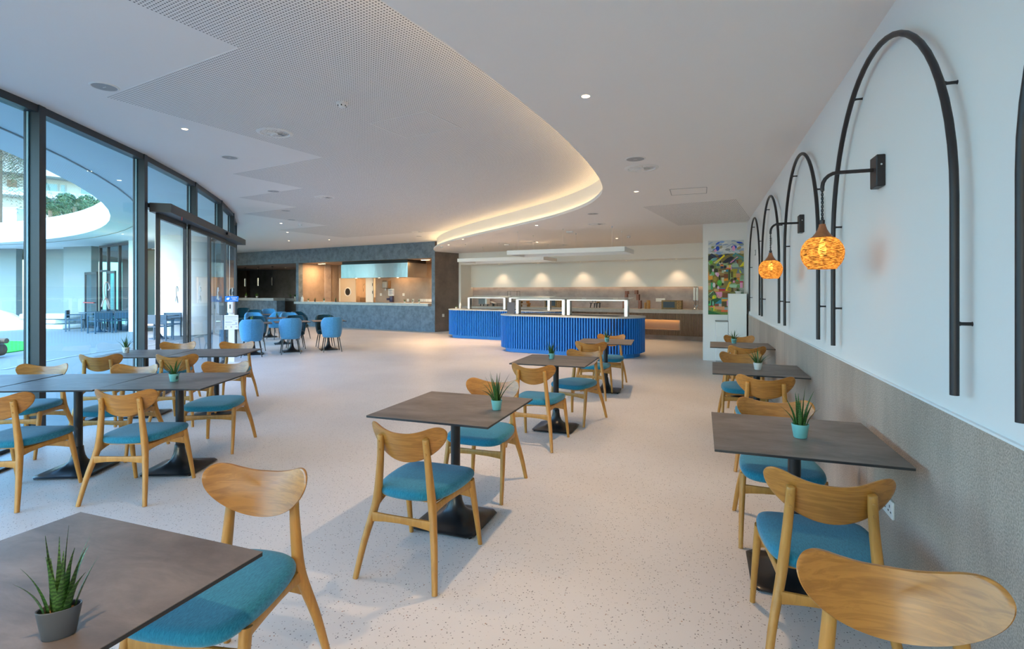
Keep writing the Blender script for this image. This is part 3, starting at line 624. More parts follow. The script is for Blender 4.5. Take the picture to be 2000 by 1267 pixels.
CHAIRS = [
 (-1.468, 2.572, 0, 'oak chair with its back to the camera at the nearest table of the centre row', 'chairs of the centre row'),
 (-1.556, 3.705, 180.5, 'oak chair facing the camera behind the plant on the nearest centre-row table', 'chairs of the centre row'),
 (-1.529, 4.980, -2, 'oak chair with its back to the camera at the middle table of the centre row', 'chairs of the centre row'),
 (-1.364, 6.024, 163.7, 'oak chair turned askew on the far side of the middle centre-row table', 'chairs of the centre row'),
 (-1.461, 7.433, .3, 'oak chair with its back to the camera at the centre-row table nearest the blue counter', 'chairs of the centre row'),
 (-1.383, 8.456, 181.4, 'oak chair against the blue slatted counter, facing the camera', 'chairs of the centre row'),
 (.466, 2.490, 0, 'large oak chair with its back to the camera at the nearest wall-side table', 'chairs of the wall row'),
 (.448, 3.610, 180.5, 'oak chair facing the camera behind the spiky plant on the nearest wall-side table', 'chairs of the wall row'),
 (.510, 4.995, -2, 'oak chair showing two bolted posts in front of the wall-side table with the white pot', 'chairs of the wall row'),
 (.432, 6.40, 183, 'oak chair facing the camera just behind the white potted plant', 'chairs of the wall row'),
 (.561, 7.545, -1, 'oak chair with its back to the camera at the farthest wall-side table', 'chairs of the wall row'),
 (.565, 8.92, 179.5, 'oak chair in front of the white cabinets below the painting', 'chairs of the wall row'),
 (.462, 1.428, 178, 'oak chair cut by the lower right corner of the picture, facing the camera', None),
 (-1.632, 1.452, 190, 'oak chair at the end of the grey pot table in the left foreground', None),
 (-3.965, 2.738, 19.9, 'oak chair with its back to the camera at the nearer left table row', 'chairs around the left table rows'),
 (-4.688, 2.355, 23.0, 'oak chair cut by the left picture edge, back to the camera', 'chairs around the left table rows'),
 (-4.40, 3.80, 206, 'oak chair on the far side of the left table, beside its right end', 'chairs around the left table rows'),
 (-5.063, 3.343, 199, 'oak chair facing the camera left of the number 8 pot', 'chairs around the left table rows'),
 (-5.920, 3.072, 207, 'oak chair in front of the thick left mullion, far side of the left table', 'chairs around the left table rows'),
 (-6.436, 4.087, 27, 'oak chair with its back to the camera standing before the bright terrace floor', 'chairs around the left table rows'),
 (-5.623, 4.380, 26, 'oak chair with its back to the camera directly behind the number 8 pot', 'chairs around the left table rows'),
 (-6.782, 5.139, 212, 'oak chair on the far side of the second left table row, before the sliding doors', 'chairs around the left table rows'),
 (-6.034, 5.430, 209, 'oak chair at the far right of the second left table row', 'chairs around the left table rows'),
]
for x, y, r, lb, g in CHAIRS:
    c = CH if first else copy_tree(CH); first = False
    c.location = (x, y, 0); c.rotation_euler = (0, 0, R(r)); c['label'] = lb
    if g: c['group'] = g
    elif 'group' in c: del c['group']

# ------------------------------------------------------------------ pedestal tables
def sq_ring(h, z, k, n=32):
    out = []
    for i in range(n):
        a = 2 * PI * (i + .5) / n; c, s = math.cos(a), math.sin(a); p = 2 + 14 * k ** 2
        q = (abs(c) ** p + abs(s) ** p) ** (-1 / p); out.append((h * q * c, h * q * s, z))
    return out
def make_table():
    t = thing('pedestal_table', (0, 0, 0), 'table', 'table')
    tp = fin('tabletop', bx(-.4, .4, -.41, .41, .7455, .7475), 'lam', t, flat=True)
    fin('core', bxb(-.4, .4, -.41, .41, .7345, .7456, .0015), 'edge', tp, flat=True)
    fin('mount_plate', bxb(-.15, .15, -.15, .15, .726, .7345, .003), 'blk', t, flat=True)
    bm = B(); lathe(bm, [(.031, .20), (.031, .727)], 24); fin('column', bm, 'blk', t)
    bm = B(); ring_loft(bm, [sq_ring(*q) for q in ((.2, .0075, 1), (.219, .009, 1), (.221, .014, 1), (.218, .018, 1), (.19, .020, .95), (.15, .026, .8), (.11, .040, .55), (.08, .062, .32), (.060, .092, .15), (.047, .13, .05), (.040, .17, 0), (.037, .205, 0), (.034, .208, 0))]); fin('base', bm, 'blk', t, ang=50)
    for sx in (-1, 1):
        for sy in (-1, 1):
            bm = B(); lathe(bm, [(.011, 0), (.011, .005), (.006, .006), (.006, .010)], 10, cx=sx * .19, cy=sy * .19); fin('glide', bm, 'blk', t)
    return t
TB = make_table(); first = True
def r2(x, y, a): return (x * math.cos(R(a)) - y * math.sin(R(a)), x * math.sin(R(a)) + y * math.cos(R(a)))
TABLES = [
 (-1.513, 3.090, 0, 'square dark table at the near end of the centre row', 'tables of the centre row'),
 (-1.500, 5.560, .5, 'square dark table in the middle of the centre row', 'tables of the centre row'),
 (-1.355, 7.900, 4, 'square dark table beside the blue slatted counter', 'tables of the centre row'),
 (.460, 3.085, 0, 'square dark table against the stone wainscot, nearest the camera', 'tables of the wall row'),
 (.505, 5.565, -1, 'square dark table against the wainscot carrying the white pot', 'tables of the wall row'),
 (.520, 7.985, -1, 'square dark table against the wainscot below the painting', 'tables of the wall row'),
 (-1.592, .765, 0, 'square dark table in the left foreground carrying the slate grey pot', None),
 (-4.165, 3.210, 22, 'dark table at the right end of the nearer left row, with the number 8 pot', 'tables of the left rows'),
 (-4.905, 2.875, 23.5, 'dark table second from the right end of the nearer left row', 'tables of the left rows'),
 (-5.660, 2.545, 25, 'dark table of the nearer left row cut by the left picture edge', 'tables of the left rows'),
 (-5.640, 4.830, 26, 'dark table at the right end of the farther left row', 'tables of the left rows'),
 (-6.375, 4.470, 27, 'dark table of the farther left row carrying the number 7 pot', 'tables of the left rows'),
 (-10.06, 9.63, 46, 'dark table between the left pair of tub chairs', 'tables of the tub chair area'),
 (-9.64, 10.42, 48, 'dark table between the middle pair of tub chairs', 'tables of the tub chair area'),
 (-9.08, 11.10, 46, 'dark table between the right pair of tub chairs', 'tables of the tub chair area'),
 (-11.30, 11.85, 46, 'dark table in the second tub chair row, behind the middle pair', 'tables of the tub chair area'),
 (-13.35, 13.45, 46, 'dark table in the back tub chair row below the bar', 'tables of the tub chair area'),
]
for x, y, r, lb, g in TABLES:
    c = TB if first else copy_tree(TB); first = False
    c.location = (x, y, 0); c.rotation_euler = (0, 0, R(r)); c['label'] = lb
    if g: c['group'] = g
    elif 'group' in c: del c['group']
TT = .7475

# ------------------------------------------------------------------ potted plants
def leaf_mesh(h, w, lean, curl, twist, n=7):
    bm = B(); L_, R_, C_ = [], [], []
    for i in range(n + 1):
        q = i / n; x = lean * q ** 1.4 + curl * q ** 3; z = h * (q - .10 * (abs(lean) / h) * q * q); ww = w * (1 - q ** 1.7) * (.75 + .5 * math.sin(PI * min(1, q * 1.3)) * .5) + .0006
        a = twist * q; L_.append(bm.verts.new((x, -ww * math.cos(a), z + ww * .25 * math.sin(a)))); R_.append(bm.verts.new((x, ww * math.cos(a), z - ww * .25 * math.sin(a)))); C_.append(bm.verts.new((x + ww * .45, 0, z)))
        if i:
            bm.faces.new((L_[i - 1], C_[i - 1], C_[i], L_[i])); bm.faces.new((C_[i - 1], R_[i - 1], R_[i], C_[i]))
            bm.faces.new((R_[i - 1], L_[i - 1], L_[i], R_[i]))
    return bm
def plant(x, y, z, rt, hp, m, label, n=11, hl=.15, spread=.06, seed=1, rz=0, num=None, numrot=0, sx=1.0, sy=1.0, w=.008, group='potted sansevierias on the tables', lm='leaf'):
    rn = random.Random(seed); t = thing('potted_plant', (x, y, z), label, 'potted plant', R(rz), group)
    rb = rt * .74; bm = B(); lathe(bm, [(rb * .9, 0), (rb, .003), (rt * .985, hp - .002), (rt, hp), (rt * .985, hp + .001), (rt * .92, hp), (rt * .89, hp - .010)], 32, sx=sx, sy=sy); fin('pot', bm, m, t, ang=50)
    bm = B(); lathe(bm, [(rt * .4, hp - .016), (rt * .9, hp - .010), (.001, hp - .006)], 20, cap=False, sx=sx, sy=sy); fin('soil', bm, 'soil', t)
    for i in range(n):
        a = 2 * PI * (i + rn.uniform(-.3, .3)) / n * 1.618 * 2; k = (i + .5) / n; q = math.sqrt(k) * .62; lean = spread * (.25 + 1.15 * k) * rn.uniform(.6, 1.25); h = hl * (1.08 - .45 * k) * rn.uniform(.8, 1.12)
        fin('leaf', leaf_mesh(h, w * rn.uniform(.8, 1.2), lean, lean * rn.uniform(-.1, .5), rn.uniform(-1, 1)), lm, t, loc=(math.cos(a) * rt * q * sx, math.sin(a) * rt * q * sy, hp - .012), rz=a + rn.uniform(-.25, .25), ang=80)
    if num:
        a = R(numrot); rr_ = (rb + rt) / 2 * 1.0 + .0012; tl = math.atan2(rt - rb, hp)
        text('number', num, hp * .62, 'ink', t, loc=(math.cos(a) * rr_, math.sin(a) * rr_, hp * .5), rot=(PI / 2 + tl, 0, a + PI / 2), bold=.0006)
    return t
plant(-1.225, 3.094, TT, .036, .062, 'teal', 'blank turquoise pot with a spiky plant on the nearest centre-row table', 13, .20, .085, 3, w=.010)
plant(-1.574, 5.641, TT, .036, .062, 'teal', 'turquoise pot with a number on its left side, middle centre-row table', 18, .15, .085, 5, num='9', numrot=-127)
plant(-1.324, 7.823, TT, .037, .063, 'teal', 'turquoise pot marked 10 with a dark plant on the farthest centre-row table', 15, .16, .085, 7, num='10', numrot=-80)
plant(.480, 3.039, TT, .042, .070, 'teal', 'blank turquoise pot with upright spiky leaves on the nearest wall-side table', 10, .195, .055, 13, w=.011)
plant(.513, 5.539, TT, .041, .066, 'wpot', 'plain white pot with a spiky plant on the middle wall-side table', 16, .17, .085, 12)
plant(.447, 8.218, TT, .040, .066, 'teal', 'turquoise pot marked 17 on the farthest wall-side table', 12, .15, .08, 17, num='17', numrot=-97)
plant(-4.148, 3.147, TT, .040, .064, 'teal', 'pale turquoise pot marked 8 with arching leaves on the left table row', 17, .14, .11, 19, num='8', numrot=-5)
plant(-6.658, 4.426, TT, .040, .066, 'wpot', 'white pot marked 7 beside the tall glass on the farther left row', 11, .17, .06, 21, num='7', numrot=-38)
plant(-1.318, .735, TT, .0405, .064, 'gpot', 'oval slate grey pot with banded upright leaves in the left foreground', 15, .165, .042, 29, rz=50, sx=1.0, sy=.56, w=.0085)
plant(-10.35, 9.85, TT, .042, .066, 'wpot', 'white pot on the table of the left tub chair pair', 9, .14, .05, 33, group='pots among the tub chairs', lm='leafb')
plant(-11.35, 11.7, TT, .042, .066, 'gpot', 'dark pot on the table behind the middle tub chair pair', 9, .15, .05, 34, group='pots among the tub chairs')
plant(-9.13, 11.2, TT, .042, .066, 'gpot', 'dark pot hidden low on the table of the right tub chair pair', 6, .12, .04, 35, group='pots among the tub chairs')

# ------------------------------------------------------------------ upholstered tub chairs
def make_tub(m, nm):
    t = thing('tub_chair', (0, 0, 0), '', 'chair', 0, 'tub chairs')
    def plan(s, inset, k):     # s in -1..1 around the back, shell open to the front (+y)
        a = s * R(118); rx, ry = .265 - inset, .245 - inset
        return (rx * k * math.sin(a) * (1.0 if abs(s) < .7 else 1.0), -.02 - ry * k * math.cos(a) * 1.0)
    def top(s): return .87 - .19 * max(0, abs(s) - .42) ** 1.2 / .58 ** 1.2 - .02 * abs(s)
    ns = 28; bm = B(); rg = []
    zs = [0, .06, .2, .5, .8, .97, 1.0]
    for j, q in enumerate(zs):
        row = []
        for i in range(ns + 1):
            s = -1 + 2 * i / ns; z = .40 + (top(s) - .40) * q; k = .84 + .20 * min(1, q * 1.25) - .07 * q * q; x, y = plan(s, .012 if j in (0, len(zs) - 1) else 0, k); row.append((x, y, z))
        rg.append(row)
    inner = []
    for j, q in enumerate(zs[::-1]):
        row = []
        for i in range(ns + 1):
            s = -1 + 2 * i / ns; z = .40 + (top(s) - .40) * q; k = .84 + .20 * min(1, q * 1.25) - .07 * q * q; rib = .007 * (abs(math.sin(i * PI / 2 * 1.0)) if q < .97 else .5); x, y = plan(s * .97, .050 - rib, k); row.append((x, y, z))
        inner.append(row)
    ring_loft(bm, rg + inner, cap=False, closed=False)
    vs = bm.verts[:]; nr = len(rg) * 2
    bm.verts.ensure_lookup_table(); w = ns + 1
    for e in (0, ns):
        for j in range(len(rg) - 1):
            a = bm.verts[j * w + e]; b = bm.verts[(j + 1) * w + e]; c = bm.verts[(nr - 2 - j) * w + e]; d = bm.verts[(nr - 1 - j) * w + e]
            try: bm.faces.new((a, b, c, d))
            except ValueError: pass
    fin('shell', bm, m, t, ang=70)
    bm = B(); P = [(0, -.02 - .245 * (.84 + .20 * min(1, q * 1.25) - .07 * q * q) - .002, .40 + .47 * q) for q in (0, .1, .3, .5, .7, .9, 1)]
    tube(bm, P, .0035, 6); fin('seam', bm, m, t)
    o = [(.215 * math.copysign(abs(math.cos(a)) ** .7, math.cos(a)), .02 + .225 * math.copysign(abs(math.sin(a)) ** .7, math.sin(a))) for a in [2 * PI * i / 32 for i in range(32)]]
    bm = B(); ring_loft(bm, [[(x * k, .02 + (y - .02) * k, z) for x, y in o] for k, z in ((.88, .36), (.98, .375), (1, .41), (.99, .45), (.9, .468), (.5, .475), (.1, .476))]); fin('seat', bm, m, t, ang=60)
    for sx in (-1, 1):
        for y0, y1 in ((-.13, -.20), (.17, .23)):
            bm = B(); sweep(bm, [(sx * .215, y1, 0), (sx * .185, (y0 + y1) / 2, .2), (sx * .155, y0, .385)], [(.009, .009), (.012, .012), (.015, .015)], 8); fin('leg', bm, 'blk', t)
    return t
TL, TD = make_tub('tubl', 'l'), make_tub('tubd', 'd'); fl = {'l': True, 'd': True}
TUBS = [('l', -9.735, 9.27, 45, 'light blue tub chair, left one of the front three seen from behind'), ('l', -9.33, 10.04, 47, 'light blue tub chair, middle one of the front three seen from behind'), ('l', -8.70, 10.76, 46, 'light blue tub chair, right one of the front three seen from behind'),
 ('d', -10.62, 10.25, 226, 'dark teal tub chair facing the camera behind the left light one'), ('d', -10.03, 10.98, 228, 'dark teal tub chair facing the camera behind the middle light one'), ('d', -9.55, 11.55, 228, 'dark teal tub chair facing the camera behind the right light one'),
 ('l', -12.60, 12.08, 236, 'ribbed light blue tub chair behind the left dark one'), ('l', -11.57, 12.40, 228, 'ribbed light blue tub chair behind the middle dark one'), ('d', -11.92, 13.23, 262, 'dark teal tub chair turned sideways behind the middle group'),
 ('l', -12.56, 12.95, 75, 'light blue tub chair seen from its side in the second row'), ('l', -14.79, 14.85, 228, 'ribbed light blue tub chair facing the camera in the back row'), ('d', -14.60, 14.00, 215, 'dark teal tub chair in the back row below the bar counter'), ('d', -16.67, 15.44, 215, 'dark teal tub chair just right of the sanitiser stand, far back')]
for k, x, y, r, lb in TUBS:
    p = TL if k == 'l' else TD
    c = p if fl[k] else copy_tree(p); fl[k] = False
    c.location = (x, y, 0); c.rotation_euler = (0, 0, R(r)); c['label'] = lb
# ------------------------------------------------------------------ buffet islands with blue slats
def island(a0, a1, b0, b1, r, name_label):
    ca, cb = (a0 + a1) / 2, (b0 + b1) / 2; t = bfthing('buffet_island', ca, cb, 0, name_label, 'buffet counter', 'blue slatted buffet islands')
    wx_, wy_ = (a1 - a0) / 2, (b1 - b0) / 2
    bm = B(); prism(bm, rrect(-wx_ + .06, wx_ - .06, -wy_ + .06, wy_ - .06, r - .06), .10, .895); fin('body', bm, 'blue_shade', t, ang=30)
    bm = B(); prism(bm, rrect(-wx_ + .11, wx_ - .11, -wy_ + .11, wy_ - .11, r - .11, 4), 0, .105); fin('plinth', bm, 'bluep', t, ang=20)
    bm = B(); prism(bm, rrect(-wx_ - .015, wx_ + .015, -wy_ - .015, wy_ + .015, r + .015, 14), .895, .925); fin('countertop', bm, 'ctop', t, ang=30)
    bm = B()
    for f in ((-.75, -.05), (.02, .72)): box(bm, wx_ * f[0], wx_ * f[1], -wy_ * .55, wy_ * .30, .925, .932)
    fin('hotplate', bm, 'edge', t, flat=True)
    per = rrect(-wx_, wx_, -wy_, wy_, r, 16); L_ = [0]
    for p, q in zip(per, per[1:] + per[:1]): L_.append(L_[-1] + math.dist(p, q))
    n = round(L_[-1] / .0655); st = L_[-1] / n; me = None; j = 0
    for i in range(n):
        s = i * st
        while L_[j + 1] < s: j += 1
        p, q = Vector((*per[j], 0)), Vector((*per[(j + 1) % len(per)], 0)); d = (q - p).normalized(); c = p + d * (s - L_[j]); rz = math.atan2(d.y, d.x)
        if me is None:
            bm = B(); prism(bm, [(-.018, .064), (.018, .064), (.0165, .002), (.0135, 0), (-.0135, 0), (-.0165, .002)], .10, .893)
            o = fin('slat', bm, 'blue', t, loc=c, rz=rz, flat=True); me = o.data
        else: share('slat', me, t, c, rz)
    return t
island(5.08, 8.72, -4.27, -2.85, .65, 'large blue slatted buffet island nearest the dining tables')
island(1.60, 5.70, -1.72, -.42, .60, 'blue slatted buffet island farther back on the left')
def guard(a, b, L_, label):
    t = bfthing('sneeze_guard', a + L_ / 2, b, .925, label, 'sneeze guard', 'lit sneeze guards on the islands'); h = .388
    for s in (-1, 1):
        x = s * (L_ / 2 - .04)
        o = fin('post', bxb(x - .04, x + .04, -.03, .10, 0, h, .003), 'steel', t, flat=True)
        fin('led_strip', bx(x - .031, x + .031, -.034, -.030, .005, h - .015), 'ledw', o, flat=True)
    o = fin('light_bar', bxb(-L_ / 2, L_ / 2, -.03, .06, h - .034, h, .003), 'steel', t, flat=True)
    fin('led_strip', bx(-L_ / 2 + .06, L_ / 2 - .06, -.034, -.030, h - .028, h - .006), 'ledw', o, flat=True)
    bm = B(); box(bm, -L_ / 2 - .025, L_ / 2 + .025, -.16, .42, h + .004, h + .014)
    for v in bm.verts: v.co.z += (v.co.y - .1) * .10
    fin('glass_shelf', bm, 'glc', t, flat=True)
guard(5.49, -3.72, 1.36, 'lit sneeze guard on the left half of the large blue island'); guard(6.93, -3.78, 1.50, 'lit sneeze guard on the right half of the large blue island')
guard(2.24, -1.12, 1.44, 'lit sneeze guard on the left half of the rear blue island'); guard(3.80, -1.10, 1.42, 'lit sneeze guard on the right half of the rear blue island')
t = bfthing('menu_holder', 5.33, -3.72, .925, 'grey leaning menu board at the left end of the large blue island', 'menu board')
bm = bx(-.10, .10, -.006, .006, .0, .30); fin('board', bm, mat('grey_violet_card', (.21, .20, .235), .6), t, rot=(R(-14), 0, R(25)), loc=(0, 0, .004), flat=True); fin('foot', bxb(-.07, .07, -.02, .08, 0, .008, .002), 'grill', t, rz=R(25))
def bottle(a, b, z, label, s=1.0):
    t = bfthing('pump_bottle', a, b, z, label, 'bottle')
    bm = B(); lathe(bm, [(.036 * s, 0), (.040 * s, .006), (.040 * s, .14 * s), (.034 * s, .165 * s), (.016 * s, .178 * s), (.015 * s, .19 * s)], 18); fin('body', bm, 'white', t)
    bm = B(); lathe(bm, [(.013 * s, .19 * s), (.013 * s, .205 * s), (.006 * s, .207 * s), (.006 * s, .235 * s), (.014 * s, .237 * s), (.014 * s, .248 * s)], 12); tube(bm, [(0, 0, .242 * s), (-.045 * s, 0, .238 * s)], .006 * s, 6); fin('pump', bm, 'white', t)
bottle(2.02, -1.25, .925, 'white pump bottle on the rear blue island beside its sneeze guard')
q = bf(1.78, -1.15); plant(q.x, q.y, .925, .04, .05, 'wpot', 'tiny star-shaped succulent at the left end of the rear blue island', 9, .10, .09, 41, group=None)

# ------------------------------------------------------------------ back buffet counter with oak ribs
t = bfthing('buffet_counter', 5.3, 1.13, 0, 'long oak-ribbed back counter with greige stone top and lit niche', 'counter'); o0 = (-5.3, -1.13, 0)
def cpart(n, bm, m, flat=True): return fin(n, bm, m, t, loc=o0, flat=flat)
cpart('countertop', bxb(.44, 10.3, 1.08, 1.935, .815, .94, .004), 'btop')
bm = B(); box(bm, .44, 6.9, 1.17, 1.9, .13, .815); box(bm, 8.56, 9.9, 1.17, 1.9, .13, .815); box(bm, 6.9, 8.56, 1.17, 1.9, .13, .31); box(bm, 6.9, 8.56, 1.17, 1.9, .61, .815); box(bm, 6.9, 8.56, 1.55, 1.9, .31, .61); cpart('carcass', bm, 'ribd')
cpart('plinth', bx(.44, 9.25, 1.20, 1.85, 0, .13), 'kitch')
bm = B(); box(bm, 6.88, 8.58, 1.135, 1.56, .295, .312); box(bm, 6.88, 8.58, 1.135, 1.56, .608, .622); box(bm, 8.56, 8.585, 1.135, 1.56, .295, .62); box(bm, 6.9, 8.56, 1.545, 1.55, .31, .61); nf = cpart('niche', bm, mat('niche_veneer', (.50, .36, .26), .6))
bm = bx(6.95, 8.54, 1.48, 1.51, .600, .6075); cpart('led_strip', bm, 'nich')
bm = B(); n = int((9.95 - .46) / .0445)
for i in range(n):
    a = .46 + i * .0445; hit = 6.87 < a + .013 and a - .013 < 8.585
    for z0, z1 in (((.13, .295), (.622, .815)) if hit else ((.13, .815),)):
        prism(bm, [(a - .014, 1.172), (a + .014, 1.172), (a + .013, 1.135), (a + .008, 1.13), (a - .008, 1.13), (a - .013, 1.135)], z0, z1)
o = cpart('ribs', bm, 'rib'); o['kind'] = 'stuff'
CT = .94
# things on the back counter
t = bfthing('dish_stand', 1.20, 1.5, CT, 'stainless food warmer on black feet at the left end of the back counter', 'food warmer')
fin('housing', bxb(-.18, .12, -.12, .12, .075, .285, .008), mat('grey_steel', (.17, .165, .165), .4), t); fin('white_side', bxb(.12, .20, -.12, .12, .075, .285, .008), 'white', t)
for x in (-.15, -.02, .16): fin('leg', bx(x - .012, x + .012, -.02, .02, 0, .076), 'blk', t, flat=True)
t = bfthing('tilted_tray', 1.62, 1.5, CT, 'white tilted serving tray on a black foot beside the food warmer', 'tray')
fin('tray', bxb(-.10, .10, -.09, .09, -.008, .008, .003), 'white', t, loc=(0, 0, .135), rot=(0, R(20), 0)); fin('foot', bx(-.015, .015, -.05, .05, 0, .13), 'blk', t, flat=True)
def wire_rack(a, b, z, w, h, label):
    t = bfthing('wire_rack', a, b, z, label, 'rack', 'black wire display racks'); d = .11
    bm = B()
    for s in (-d, d):
        for x in (-w, w): tube(bm, [(x, s, 0), (x, s, h)], .006, 6)
        for zz in (h * .3, h * .65, h): tube(bm, [(-w, s, zz), (w, s, zz)], .006, 6)
    fin('frame', bm, 'blk', t)
    bm = B()
    for zz in (h * .3, h * .65, h):
        for x in (-w, -w * .33, w * .33, w): tube(bm, [(x, -d, zz), (x, d, zz)], .005, 6)
    fin('shelf_wires', bm, 'blk', t)
wire_rack(2.44, 1.62, CT, .20, .57, 'tall black wire rack against the taupe splash wall'); wire_rack(1.98, 1.35, CT, .16, .10, 'low black wire rack in front of the tall one'); wire_rack(2.62, 1.25, CT, .10, .32, 'narrow black wire rack beside the wooden risers')
M['crate'] = wood('honey_wood', (.46, .24, .07), (.34, .16, .045), (3, 3, 9), .5, 3, 0)
M['crate2'] = wood('rustic_wood', (.30, .20, .085), (.20, .125, .05), (3, 3, 9), .6, 3, 0)
M['copper'] = mat('copper_brown_box', (.20, .055, .022), .35, metal=.3)
M['slate'] = mat('slate_blackboard', (.055, .085, .12), .6)
for i, (dz, h, w, lb) in enumerate(((0, .085, .17, 'lowest honey-wood riser of the stepped stack'), (.10, .045, .20, 'middle honey-wood riser of the stepped stack'), (.16, .085, .15, 'topmost honey-wood riser of the stepped stack'))):
    z0 = (0, .086, .132)[i]; t = bfthing('wood_riser', 2.96, 1.5, CT + z0, lb, 'riser', 'honey-wood risers on the back counter')
    fin('board', bxb(-w, w, -.13, .13, h - .014, h, .002), 'crate', t, flat=True)
    for s in (-1, 1): fin('side', bx(s * w - (.014 if s > 0 else 0), s * w + (.014 if s < 0 else 0), -.12, .12, 0, h - .014), 'crate', t, flat=True)
def chalk(a, b, label):
    t = bfthing('chalkboard_box', a, b, CT, label, 'display box', 'chalkboard boxes on the back counter')
    for n_, x0, x1, z0, z1 in (('frame_rail', -.31, .15, .235, .28), ('frame_rail', -.31, .15, 0, .05), ('frame_stile', -.31, -.26, .05, .235), ('frame_stile', .10, .15, .05, .235)): fin(n_, bxb(x0, x1, -.10, .10, z0, z1, .003), 'crate2', t, flat=True)
    fin('slate', bx(-.26, .10, -.088, -.075, .05, .235), 'slate', t, flat=True)
    fin('cabinet', bx(.15, .31, -.085, .10, 0, .28), 'crate2', t, flat=True)
    for z in (.012, .100, .188):
        d = fin('drawer', bxb(.163, .297, -.10, -.086, z, z + .076, .003), 'crate', t, flat=True); bm = B(); lathe(bm, [(.010, 0), (.012, .008), (.006, .012)], 10); fin('knob', bm, 'blk', d, loc=(.23, -.10, z + .038), rot=(PI / 2, 0, 0))
chalk(4.14, 1.5, 'rustic chalkboard box with drawers seen through the left sneeze guard'); chalk(8.28, 1.45, 'rustic chalkboard box with drawers right of the wooden canisters')
t = bfthing('bowl_stand', 5.70, 1.5, CT, 'low black four-legged stand with a small wooden tray in the middle of the back counter', 'stand')
fin('plate', bxb(-.17, .17, -.12, .12, .155, .175, .006), 'blk', t); bm = B(); lathe(bm, [(.05, .175), (.06, .21)], 16, cx=.10); fin('wooden_tray', bm, 'crate', t)
for x in (-.15, -.02, .06, .16): bm = B(); sweep(bm, [(x * 1.1, -.05, 0), (x, 0, .157)], [(.016, .016), (.022, .022)], 8); fin('leg', bm, 'blk', t)
for x in (-.09, .0): bm = B(); lathe(bm, [(.022, .22), (.026, .25), (.018, .262)], 12, cx=x); tube(bm, [(x, 0, .17), (x, 0, .225)], .006, 6); fin('finial', bm, 'blk', t)
t = bfthing('glass_riser', 6.98, 1.55, CT, 'stepped display of copper-brown boxes carrying three glass shelves', 'display riser')
for i, (x0, x1, z0, z1) in enumerate(((.21, .30, 0, .265), (.15, .235, .27, .465), (.09, .18, .47, .60), (-.31, -.22, 0, .265), (-.24, -.16, .27, .465), (-.235, -.135, .47, .575))): fin('box', bxb(x0, x1, -.10, .06, z0, z1, .004), 'copper', t, flat=True)
for x0, x1, z in ((-.32, .31, .265), (-.25, .245, .465), (-.25, .19, .60)): fin('glass_shelf', bx(x0, x1, -.14, .10, z, z + .006), 'glc', t, flat=True)
for i, (a, r, h, lb) in enumerate(((7.43, .032, .19, 'short wooden canister at the left of the pair'), (7.53, .058, .265, 'tall wooden canister beside the copper boxes'))):
    t = bfthing('wood_canister', a, 1.45, CT, lb, 'canister', 'wooden canisters'); bm = B(); lathe(bm, [(r, 0), (r, h)], 20); fin('body', bm, 'crate', t); bm = B(); lathe(bm, [(r * .86, h), (r * .86, h + .01), (r * .2, h + .012)], 20); fin('lid', bm, 'crate', t)
t = bfthing('drink_dispenser', 9.0, 1.45, CT, 'chrome drink dispenser with two tall clear tubes at the right end', 'drink dispenser')
bm = B(); lathe(bm, [(.11, 0), (.10, .02), (.05, .05), (.035, .12)], 20); fin('base', bm, 'chrome', t)
for x in (-.04, .045):
    bm = B(); lathe(bm, [(.022, .10), (.026, .24), (.042, .27), (.042, .29)], 14, cx=x); fin('tap', bm, 'chrome', t); bm = B(); lathe(bm, [(.034, .29), (.034, .68)], 16, cx=x); fin('tube', bm, mat('frosted_tube', (.75, .76, .76), .15, spec=.8), t); bm = B(); lathe(bm, [(.036, .68), (.030, .70)], 14, cx=x); fin('cap', bm, 'chrome', t)
def plate_bf(a, z, b, w, h, label, group=None, face='plate', cat='socket', rz=0.0):
    t = bfthing('wall_socket', a, b, z - h / 2, label, cat, group, rz); fin('plate', bxb(-w / 2, w / 2, -.010, 0, 0, h, .002), face, t, flat=True)
    fin('switch', bx(-w * .2, w * .2, -.013, -.010, h * .3, h * .7), 'white', t, flat=True)
for a, w, lb in ((3.42, .14, 'round-dialled control plate above the chalkboard box seen through the guard'), (3.72, .17, 'double socket plate left of the drawers'), (5.12, .17, 'double socket left of the black stand'), (6.27, .17, 'double socket right of the black stand'), (7.80, .30, 'wide triple socket between canisters and chalkboard box')): plate_bf(a, 1.22, 1.934, w, .11, lb, 'sockets on the taupe splash wall')
plate_bf(.1025, .60, .37, .10, .11, 'lone socket low on the brown wall left of the blue island', rz=R(74.7))
# suspended rectangular light frames above the islands
def frame(a0, a1, b0, b1, z, label):
    t = bfthing('hanging_frame', (a0 + a1) / 2, (b0 + b1) / 2, z, label, 'hanging frame', 'white rectangular frames over the islands', rz=R(5)); wx_, wy_ = (a1 - a0) / 2, (b1 - b0) / 2
    for x0, x1, y0, y1 in ((-wx_, wx_, -wy_, -wy_ + .045), (-wx_, wx_, wy_ - .045, wy_), (-wx_, -wx_ + .045, -wy_ + .045, wy_ - .045), (wx_ - .045, wx_, -wy_ + .045, wy_ - .045)): fin('rail', bx(x0, x1, y0, y1, 0, .105), 'whited', t, flat=True)
    for x in (-wx_ * .8, 0, wx_ * .8):
        for y in (-wy_ + .02, wy_ - .02):
            bm = B(); tube(bm, [(x, y, .105), (x, y, CL - z - .02)], .0022, 5); c = fin('cable', bm, 'white', t); bm = B(); lathe(bm, [(.014, CL - z - .03), (.014, CL - z)], 8, cx=x, cy=y); fin('cable_cup', bm, 'white', c)
    fin('driver_box', bxb(-.08, .08, -.03, .03, CL - z - .035, CL - z, .003), 'white', t)
